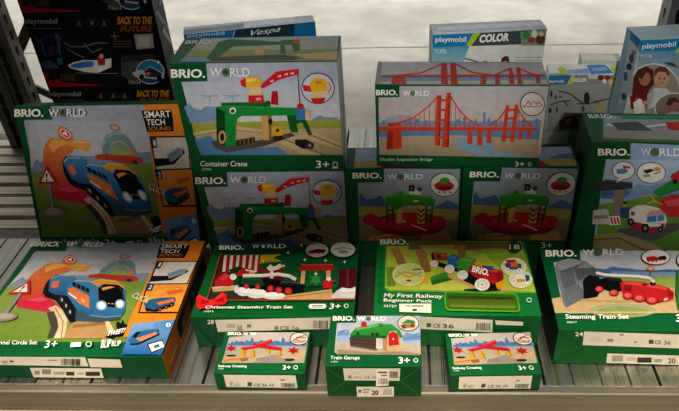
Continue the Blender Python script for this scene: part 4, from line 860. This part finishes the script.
# ---- colour kit box behind the bridge box
bc2 = Box('toy_box', place(.0693, 1.43, .0929), .2587, .0548, .5553, dict(base='#c9d6df', top='#c2cfd9', front='#c4d3da'),
          'craft playset box standing behind the red suspension bridge box, blue and lime strip on top')
F = bc2.front; zc = Zoom(F, 340, 0, 3.086); a = Art(F)
a.poly(zc, '#49a0b8', [(284,140),(500,134),(500,200),(284,260)], '#cfe0e4'); a.poly(zc, '#dfe2de', [(400,140),(640,130),(640,300),(340,300)])
a.poly(zc, '#1f86bd', [(284,108),(412,102),(392,142),(284,146)]); a.poly(zc, '#b4cc34', [(412,102),(434,101),(404,142),(388,142)]); a.poly(zc, '#4f5a5c', [(434,101),(640,90),(640,134),(404,142)])
a.poly(zc, '#8a9a8c', [(556,98),(640,92),(640,140),(560,140)]); a.ell(zc, '#3f9a48', 574, 108, 12, 12); a.ell(zc, '#e6e2da', 600, 104, 10, 12); a.ell(zc, '#b83a3a', 590, 124, 11, 9); a.ell(zc, '#6a4a36', 618, 122, 14, 14); a.ell(zc, '#d8c9a0', 620, 104, 8, 8)
a.line(zc, '#9aa4a6', 2, [(540,178),(632,176)]); a.line(zc, '#9aa4a6', 2, [(540,186),(632,185)]); a.line(zc, '#5a6a70', 4, [(385,180),(425,190)])
a.poly(zc, '#6a3a26', [(496,200),(498,180),(508,172),(520,174),(524,200)]); a.ell(zc, '#d8b090', 510, 196, 9, 9); a.ell(zc, '#c08a5a', 448, 192, 8, 6)
a.build('cover_picture', bc2.root)
lettering('brand_lettering', bc2.root, [T(zc,'playmobil',WHITE,294,112,389,134,.03)])
lettering('range_lettering', bc2.root, [(zc,'COLOR',WHITE,(428,132),(520,126),(432,106),.05)])
lettering('number_lettering', bc2.root, [T(zc,'71373','#eef4f4',291,151,325,164,.01)])
a = Art(bc2.top); zc = Zoom(bc2.top, 340, 0, 3.086); a.poly(zc, '#dfe7ee', [(300,84),(620,64),(628,78),(300,96)]); a.build('top_picture', bc2.root)

# ---- second colour kit box further right
b3 = Box('toy_box', place(.3578, 1.5, -.0667), .1535, .06, .4256, dict(base='#d8dad4', top='#e2e6e2', front='#a6a7a2'),
         'craft playset box with small drawings, standing between the bridge box and the tall family box')
F = b3.front; z3 = Zoom(F, 535, 40, 4.57); a = Art(F)
a.poly(z3, '#9fa29f', [(56,160),(364,154),(364,420),(56,420)], '#8d8f8c')
a.poly(z3, '#2f7fae', [(58,162),(166,160),(146,202),(58,206)]); a.poly(z3, '#b9cc3c', [(166,160),(186,160),(170,200),(146,202)]); a.poly(z3, '#8f9490', [(186,160),(364,156),(364,196),(170,200)]); a.poly(z3, '#d0d4cf', [(240,158),(300,157),(290,176),(246,178)])
for x, y, r, c in ((300,170,13,'#5a4036'),(330,175,15,'#a03a3a'),(345,190,12,'#d0b890'),(318,188,10,'#e0e0da')): a.ell(z3, c, x, y, r, r)
for x, y, w, h, c in ((70,230,9,30,'#3c3e40'),(90,250,8,22,'#4a4c4e'),(62,310,12,22,'#3a3c40'),(95,305,9,26,'#484a4c'),(165,240,16,12,'#b0a038'),(225,240,22,52,'#2e3033'),(275,275,18,14,'#b86a3a'),(280,310,30,14,'#b8a43a'),(215,300,10,26,'#4a4a48'),(110,255,12,9,'#a04038')): a.ell(z3, c, x+w/2, y+h/2, w*.6, h*.55)
for p in ([(110,232),(160,245),(220,290)],[(70,296),(110,280),(160,276)],[(250,288),(300,275),(345,266)],[(190,290),(250,290)],[(130,275),(150,300)]): a.line(z3, '#3c3e40', 5, p)
a.poly(z3, '#5d4a3e', [(110,370),(140,345),(190,350),(200,400),(110,410)]); a.ell(z3, '#8a6a58', 155, 372, 20, 14)
a.build('cover_picture', b3.root)
lettering('brand_lettering', b3.root, [T(z3,'playmobil','#dfe8ee',60,180,130,197,.03)])
lettering('range_lettering', b3.root, [T(z3,'COLOR','#eef0ec',168,172,238,190,.05)])
F = b3.top; z3 = Zoom(F, 535, 40, 4.57); a = Art(F)
a.poly(z3, '#8db0d6', [(60,150),(130,140),(240,130),(250,154),(66,160)]); a.poly(z3, '#bccc48', [(100,128),(124,120),(160,150),(110,156)]); a.poly(z3, '#e4e8e6', [(64,124),(100,124),(110,150),(64,154)])
a.poly(z3, '#4f8fd0', [(236,116),(320,112),(364,152),(256,158)]); a.poly(z3, '#86b4e0', [(250,128),(322,124),(336,138),(268,144)]); a.build('top_picture', b3.root)
b4 = Box('toy_box', place(.478, 1.665, -.0667), .105, .05, .390, dict(base='#d9dbd2', top='#dedfd0', front='#c8cdb8', right='#d9dbd2'),
         'pale lime and white box mostly hidden behind the right craft playset box')
F = b4.front; z3 = Zoom(F, 535, 40, 4.57); a = Art(F); a.poly(z3, '#b6cc3c', [(340,130),(420,118),(420,180),(350,230)]); a.poly(z3, '#9fc0dc', [(350,150),(400,140),(390,165),(356,172)]); a.poly(z3, '#e8e2b0', [(350,215),(385,215),(380,240),(356,250)]); a.build('cover_picture', b4.root)

# ---- tall family box at the right back
py = 1.56; P = at_y(640.4, 39.4, py)
b7 = Box('toy_box', place(P.x, py, .12), .27, .085, P.z, dict(base='#9dbdd8', top='#a9bfc2', front='#b9b9b2', left='#a3bfdc'),
         'tall playset box at the right back with two children pictured in a round photo')
F = b7.front; z7 = Zoom(F, 620, 0, 3.424); a = Art(F)
a.poly(z7, '#2a8cb8', [(66,138),(500,118),(500,290),(50,300)], '#b4bcb8'); a.poly(z7, '#b3b1aa', [(56,260),(500,240),(500,460),(30,460)])
a.poly(z7, '#2187ba', [(66,138),(500,118),(500,160),(62,176)]); a.poly(z7, '#b9cc34', [(190,172),(216,150),(230,150),(220,178),(190,182)]); a.poly(z7, '#8fa0a0', [(140,212),(200,205),(210,235),(180,228)]); a.poly(z7, '#4a4a48', [(148,214),(180,214),(200,232),(176,226)])
def circ(cx, cy, rx, ry, col): a.ell(z7, col, cx, cy, rx, ry, 32)
circ(115, 312, 92, 96, '#dedcd6'); circ(115, 312, 88, 92, '#a0968a')
a.poly(z7, '#5d3226', [(45,270),(60,238),(90,226),(114,240),(116,290),(96,310),(60,330),(40,340)]); a.ell(z7, '#a8765a', 84, 268, 20, 26); a.poly(z7, '#5d3226', [(62,260),(70,236),(96,232),(108,250),(88,248),(74,272)])
a.poly(z7, '#7a2a26', [(34,330),(60,318),(96,306),(104,340),(80,378),(36,372)]); a.poly(z7, '#a85040', [(50,335),(60,330),(64,370),(52,370)])
a.ell(z7, '#c79a7e', 142, 266, 25, 32); a.poly(z7, '#6a4630', [(116,262),(118,238),(136,226),(158,230),(170,252),(166,262),(154,246),(132,244)]); a.ell(z7, '#2a2019', 134, 268, 3, 3); a.ell(z7, '#2a2019', 152, 268, 3, 3); a.line(z7, '#8a4a40', 2, [(136,284),(150,284)]); a.line(z7, '#a87a60', 2, [(143,268),(142,277)])
a.poly(z7, '#c6ccca', [(92,322),(120,300),(156,300),(180,322),(178,360),(140,352),(96,374)]); a.poly(z7, '#a9b0b0', [(92,322),(112,306),(116,330),(98,372)]); a.poly(z7, '#c79a7e', [(64,352),(98,338),(104,350),(70,366)])
a.poly(z7, '#dcd8d0', [(44,350),(60,340),(84,360),(84,386),(50,388)]); a.ell(z7, '#e6e4de', 66, 346, 9, 9)
circ(186, 368, 70, 52, '#dedcd6'); circ(186, 368, 66, 48, '#8d8078'); a.ell(z7, '#a8786a', 180, 360, 22, 24); a.poly(z7, '#5a3a2c', [(156,356),(166,334),(190,332),(204,350),(184,346),(170,362)]); a.poly(z7, '#b8beb8', [(150,392),(176,380),(210,384),(220,412),(148,412)])
a.build('cover_picture', b7.root)
lettering('brand_lettering', b7.root, [(z7,'playmobil',WHITE,(73,172),(188,164),(76,148),.03)])
lettering('number_lettering', b7.root, [(z7,'71176',WHITE,(66,198),(106,196),(69,186),.01)])
F = b7.left; z7 = Zoom(F, 620, 0, 3.424); a = Art(F)
a.poly(z7, '#cfdde8', [(34,130),(70,160),(20,400),(-10,380)], '#b9cbe0'); a.poly(z7, '#2187ba', [(38,105),(72,135),(66,170),(34,134)])
for x, y, rx, ry, c in ((40,200,8,16,'#4a5a70'),(32,228,9,12,'#33445c'),(20,262,7,16,'#5a6a7c'),(48,180,6,9,'#7a8a98'),(26,300,8,10,'#c8dce8'),(14,330,8,12,'#3f5a78')): a.ell(z7, c, x, y, rx, ry)
a.build('side_panel', b7.root)

# =================================================================== rack
rack = bpy.data.objects.new('storage_rack', None); COL.objects.link(rack)
tag(rack, 'low grey metal rack with ribbed deck and slotted uprights under all the boxes', 'rack')
Y0, Y1, ZT = .897, 2.02, -.0012
def deck_panel(x0, x1, ya, yb):
    bm = bmesh.new(); pitch = (x1-x0)/4
    prof = [(x0, ZT-.02)]
    for i in range(4):
        a0 = x0+i*pitch
        prof += [(a0+.0012, ZT-.006), (a0+.0025, ZT), (a0+pitch*.42, ZT), (a0+pitch*.45, ZT-.0009), (a0+pitch*.49, ZT-.0009), (a0+pitch*.52, ZT), (a0+pitch-.0025, ZT), (a0+pitch-.0012, ZT-.006)]
    prof += [(x1, ZT-.02)]
    A = [bm.verts.new((x, ya, z)) for x, z in prof]; B = [bm.verts.new((x, yb, z)) for x, z in prof]
    for i in range(len(prof)-1): bm.faces.new((A[i], A[i+1], B[i+1], B[i]))
    bm.faces.new((A[-1], A[0], B[0], B[-1])); bm.faces.new(list(reversed(A))); bm.faces.new(B)
    bmesh.ops.recalc_face_normals(bm, faces=bm.faces)
    return bm_obj('deck_panel', bm, M_DECK, rack)
x = -1.62
while x < 1.4:
    yb = Y1 if x > -.9 else 1.40
    deck_panel(x, x+.2385, Y0, yb); x += .24
# crosswise slats at the left back of the deck
nsl = 9
for i in range(nsl):
    y = 1.45+i*.0575
    bm = bmesh.new(); add_box(bm, (-1.62, y, -.026), (-.905, y+.047, ZT-.0015-random.random()*.004))
    bmesh.ops.bevel(bm, geom=list(bm.edges), offset=.004, segments=2, affect='EDGES')
    bm_obj('cross_slat', bm, M_SLAT, rack)
bm = bmesh.new(); add_box(bm, (-1.62, 1.402, -.03), (-.905, 1.446, -.004)); bm_obj('cross_channel', bm, M_POST, rack)
# front beam with its stepped lip
bm = bmesh.new()
add_profile_x(bm, [(.8975,ZT),(.8955,-.0045),(.886,-.0055),(.8815,-.007),(.879,-.011),(.879,-.058),(.8815,-.0625),(.8965,-.0645),(.93,-.0645),(.93,-.024),(.8995,-.024)], -1.62, 1.4)
bm_obj('front_beam', bm, M_BEAM, rack)
bm = bmesh.new(); add_profile_x(bm, [(.8972,ZT+.0003),(.9005,ZT+.0003),(.9005,ZT-.004),(.8965,ZT-.004)], -1.62, 1.4); bm_obj('edge_highlight', bm, M_POSTL, rack)  # thin lighter strip put in as the highlight line along the deck edge
bm = bmesh.new(); add_box(bm, (-1.62, 1.99, -.0645), (1.4, 2.03, -.024)); bm_obj('rear_beam', bm, M_BEAM, rack)
# uprights
def upright(x0, x1, ya, yb, side):
    bm = bmesh.new()
    t = .003
    add_box(bm, (x0, ya, -.0695), (x1, ya+t, 2.2))
    add_box(bm, (x0, ya+t, -.0695), (x0+t, yb, 2.2)); add_box(bm, (x1-t, ya+t, -.0695), (x1, yb, 2.2))
    add_box(bm, (x0+t, yb-t, -.0695), (x0+(x1-x0)*.3, yb, 2.2)); add_box(bm, (x1-(x1-x0)*.3, yb-t, -.0695), (x1-t, yb, 2.2))
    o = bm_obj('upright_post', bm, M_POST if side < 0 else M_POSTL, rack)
    bs_ = bmesh.new(); cx = (x0+x1)/2; w = (x1-x0)
    z = .02
    while z < 2.1:
        for sx in (-.24, .24):
            c = cx+sx*w; r = w*.085
            vs = [bs_.verts.new((c+dx*r, ya-.0006, z+dz*r)) for dx, dz in ((-1,1.6),(-.6,2.2),(.6,2.2),(1,1.6),(.55,-2.0),(.3,-2.4),(-.3,-2.4),(-.55,-2.0))]
            bs_.faces.new(vs)
        z += .05
    for zz in range(20, 2100, 50):
        for (xs, s) in ((x0-.0006, -1), (x1+.0006, 1)):
            yc = (ya+yb)/2; z = zz/1000; r = .008
            vs = [bs_.verts.new((xs, yc+dy*r, z+dz*r)) for dy, dz in ((-1,1.2),(-.5,1.8),(.5,1.8),(1,1.2),(.5,-1.8),(-.5,-1.8))]
            bs_.faces.new(vs if s < 0 else list(reversed(vs)))
    so_ = bm_obj('slot_row', bs_, M_BLACK, o); so_['kind'] = 'stuff'
    rb = bmesh.new(); add_box(rb, (cx-w*.06, ya-.004, -.0695), (cx+w*.06, ya+.0005, 2.2)); bm_obj('stiffening_rib', rb, M_POST if side < 0 else M_POSTL, o)
    bp = bmesh.new(); add_box(bp, (x0-.02, ya-.015, -.0698), (x1+.02, yb+.015, -.064)); bm_obj('foot_plate', bp, M_POST, rack)
    return o
PLX = at_y(36.5, 100, 1.9).x
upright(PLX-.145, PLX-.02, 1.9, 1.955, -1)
PRX = at_y(664.5, 15, 1.9).x
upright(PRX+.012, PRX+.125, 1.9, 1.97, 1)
# diagonal braces beside the left upright
def bar(name, A, B, w, mat):
    bm = bmesh.new(); d = (B-A); L = d.length; d.normalize()
    side = d.cross(Vector((0,1,0))).normalized(); n = Vector((0,1,0))
    vs = []
    for p in (A, B):
        for s, t in ((-1,-1),(1,-1),(1,1),(-1,1)): vs.append(bm.verts.new(p+side*(w/2*s)+n*(.004*t)))
    for f in ((0,1,2,3),(7,6,5,4),(0,4,5,1),(1,5,6,2),(2,6,7,3),(3,7,4,0)): bm.faces.new([vs[i] for i in f])
    bmesh.ops.recalc_face_normals(bm, faces=bm.faces)
    return bm_obj(name, bm, mat, rack)
bar('diagonal_brace', at_y(12, 66, 1.985), at_y(34, 14, 1.985), .030, M_POST)
bar('diagonal_brace', at_y(26, 84, 1.985), at_y(64, 101, 1.985), .024, M_POST)

# =================================================================== floor
ZF = -.07
me = bpy.data.meshes.new('floor'); me.from_pydata([(-9,-3,ZF),(9,-3,ZF),(9,12,ZF),(-9,12,ZF)], [], [(0,1,2,3)])
m, nt, b = new_mat('polished_concrete')
tc = nt.nodes.new('ShaderNodeTexCoord')
n1 = nt.nodes.new('ShaderNodeTexNoise'); n1.inputs['Scale'].default_value = 1.3; n1.inputs['Detail'].default_value = 8; n1.inputs['Roughness'].default_value = .65
n2 = nt.nodes.new('ShaderNodeTexNoise'); n2.inputs['Scale'].default_value = 9; n2.inputs['Detail'].default_value = 6
nt.links.new(tc.outputs['Object'], n1.inputs['Vector']); nt.links.new(tc.outputs['Object'], n2.inputs['Vector'])
cr = nt.nodes.new('ShaderNodeValToRGB'); cr.color_ramp.elements[0].position = .3; cr.color_ramp.elements[1].position = .7
cr.color_ramp.elements[0].color = hexc('#9a9080'); cr.color_ramp.elements[1].color = hexc('#d0c8b8')
nt.links.new(n1.outputs['Fac'], cr.inputs['Fac'])
mr = nt.nodes.new('ShaderNodeMapRange'); mr.inputs['From Min'].default_value = .3; mr.inputs['From Max'].default_value = .7; mr.inputs['To Min'].default_value = .88; mr.inputs['To Max'].default_value = 1.08
nt.links.new(n2.outputs['Fac'], mr.inputs['Value'])
mx = nt.nodes.new('ShaderNodeMix'); mx.data_type = 'RGBA'; mx.blend_type = 'MULTIPLY'; mx.inputs[0].default_value = 1
nt.links.new(cr.outputs['Color'], mx.inputs[6]); nt.links.new(mr.outputs['Result'], mx.inputs[7])
nt.links.new(mx.outputs[2], b.inputs['Base Color'])
b.inputs['Roughness'].default_value = .38; b.inputs['Specular IOR Level'].default_value = .4
mr2 = nt.nodes.new('ShaderNodeMapRange'); mr2.inputs['To Min'].default_value = .28; mr2.inputs['To Max'].default_value = .5
nt.links.new(n2.outputs['Fac'], mr2.inputs['Value']); nt.links.new(mr2.outputs['Result'], b.inputs['Roughness'])
me.materials.append(m); fl_ = link('floor', me); tag(fl_, kind='structure')
def joint(name, A, B, w):
    bm = bmesh.new(); d = (B-A).normalized(); n = Vector((-d.y, d.x, 0))*w/2
    bm.faces.new([bm.verts.new(p+Vector((0,0,.0006))) for p in (A-n, B-n, B+n, A+n)])
    o = bm_obj(name, bm, plain('joint_filler', '#6f685d', .7)); tag(o, kind='structure'); return o
A, B = at_z(345, 48.3, ZF), at_z(650, 43.5, ZF); d = (B-A)
joint('trim_1', A-d*1.4, B+d*2, .008)
A = at_z(20, 8, ZF); B = at_z(0, 24, ZF)

# =================================================================== light
def area(name, loc, target, sx, sy, power, col):
    l = bpy.data.lights.new(name, 'AREA'); l.shape = 'RECTANGLE'; l.size = sx; l.size_y = sy; l.energy = power; l.color = col
    o = bpy.data.objects.new(name, l); COL.objects.link(o); o.location = loc
    o.rotation_euler = (Vector(target)-Vector(loc)).to_track_quat('-Z', 'Y').to_euler(); return o
def spot(name, loc, target, half_deg, power, col, blend=.8, r=.08):
    l = bpy.data.lights.new(name, 'SPOT'); l.spot_size = math.radians(2*half_deg); l.spot_blend = blend; l.energy = power; l.color = col; l.shadow_soft_size = r
    o = bpy.data.objects.new(name, l); COL.objects.link(o); o.location = loc
    o.rotation_euler = (Vector(target)-Vector(loc)).to_track_quat('-Z', 'Y').to_euler(); return o
WARM = (1.0, .86, .68); NEUT = (1.0, .95, .88); COOL = (.93, .97, 1.0)
lb = area('back_floor_fill', (0, 4.7, 3.5), (0, 4.6, 0), 7, 2.4, 128, COOL); lb.data.spread = math.radians(80)  # added overhead fill, brightens the floor behind the rack like daylight
lf = area('front_floor_fill', (0, -.7, 2.3), (0, .66, -.07), 2.6, .15, 3.2, WARM); lf.data.spread = math.radians(26)  # added low fill for the front beam and floor strip
for x in (-.88, -.48, -.08, .32, .72):  # added unseen fill spots that shape the light on the lying boxes
    spot('shelf_fill_spot', (x*1.1, -.05, 2.5), (x, .94, .05), 7.4, 285, (1.0, .88, .72), 1.0)
for x, p in ((-.80, 120), (-.33, 165), (.12, 160)):  # added unseen fill spots that lift the upper boxes above the dark band
    spot('upper_fill_spot', (x*1.2, -1.3, 1.75), (x, 1.30, .50), 6.0, p, NEUT, 1.0)
spot('upper_fill_spot', (.8, -1.3, 1.75), (.58, 1.50, .43), 5.6, 150, NEUT, 1.0)  # added fill for the craft and family boxes at the right back
spot('upper_fill_spot', (.85, -1.0, 1.9), (.58, 1.26, .20), 4.5, 60, NEUT, 1.0)  # added fill for the ambulance box front
w = bpy.data.worlds.new('store_ambience'); scene.world = w; w.use_nodes = True
wn = w.node_tree; bg_ = wn.nodes['Background']
tc = wn.nodes.new('ShaderNodeTexCoord'); sp = wn.nodes.new('ShaderNodeSeparateXYZ'); wn.links.new(tc.outputs['Generated'], sp.inputs[0])
mr = wn.nodes.new('ShaderNodeMapRange'); mr.inputs['From Min'].default_value = -.1; mr.inputs['From Max'].default_value = .85
mr.inputs['To Min'].default_value = .055; mr.inputs['To Max'].default_value = .55
mr.interpolation_type = 'SMOOTHSTEP'
wn.links.new(sp.outputs['Y'], mr.inputs['Value']); wn.links.new(mr.outputs['Result'], bg_.inputs['Strength'])
bg_.inputs['Color'].default_value = (.95, .93, .90, 1)
scene.view_settings.view_transform = 'Standard'
scene.view_settings.look = 'Medium High Contrast'
scene.view_settings.exposure = 0.05
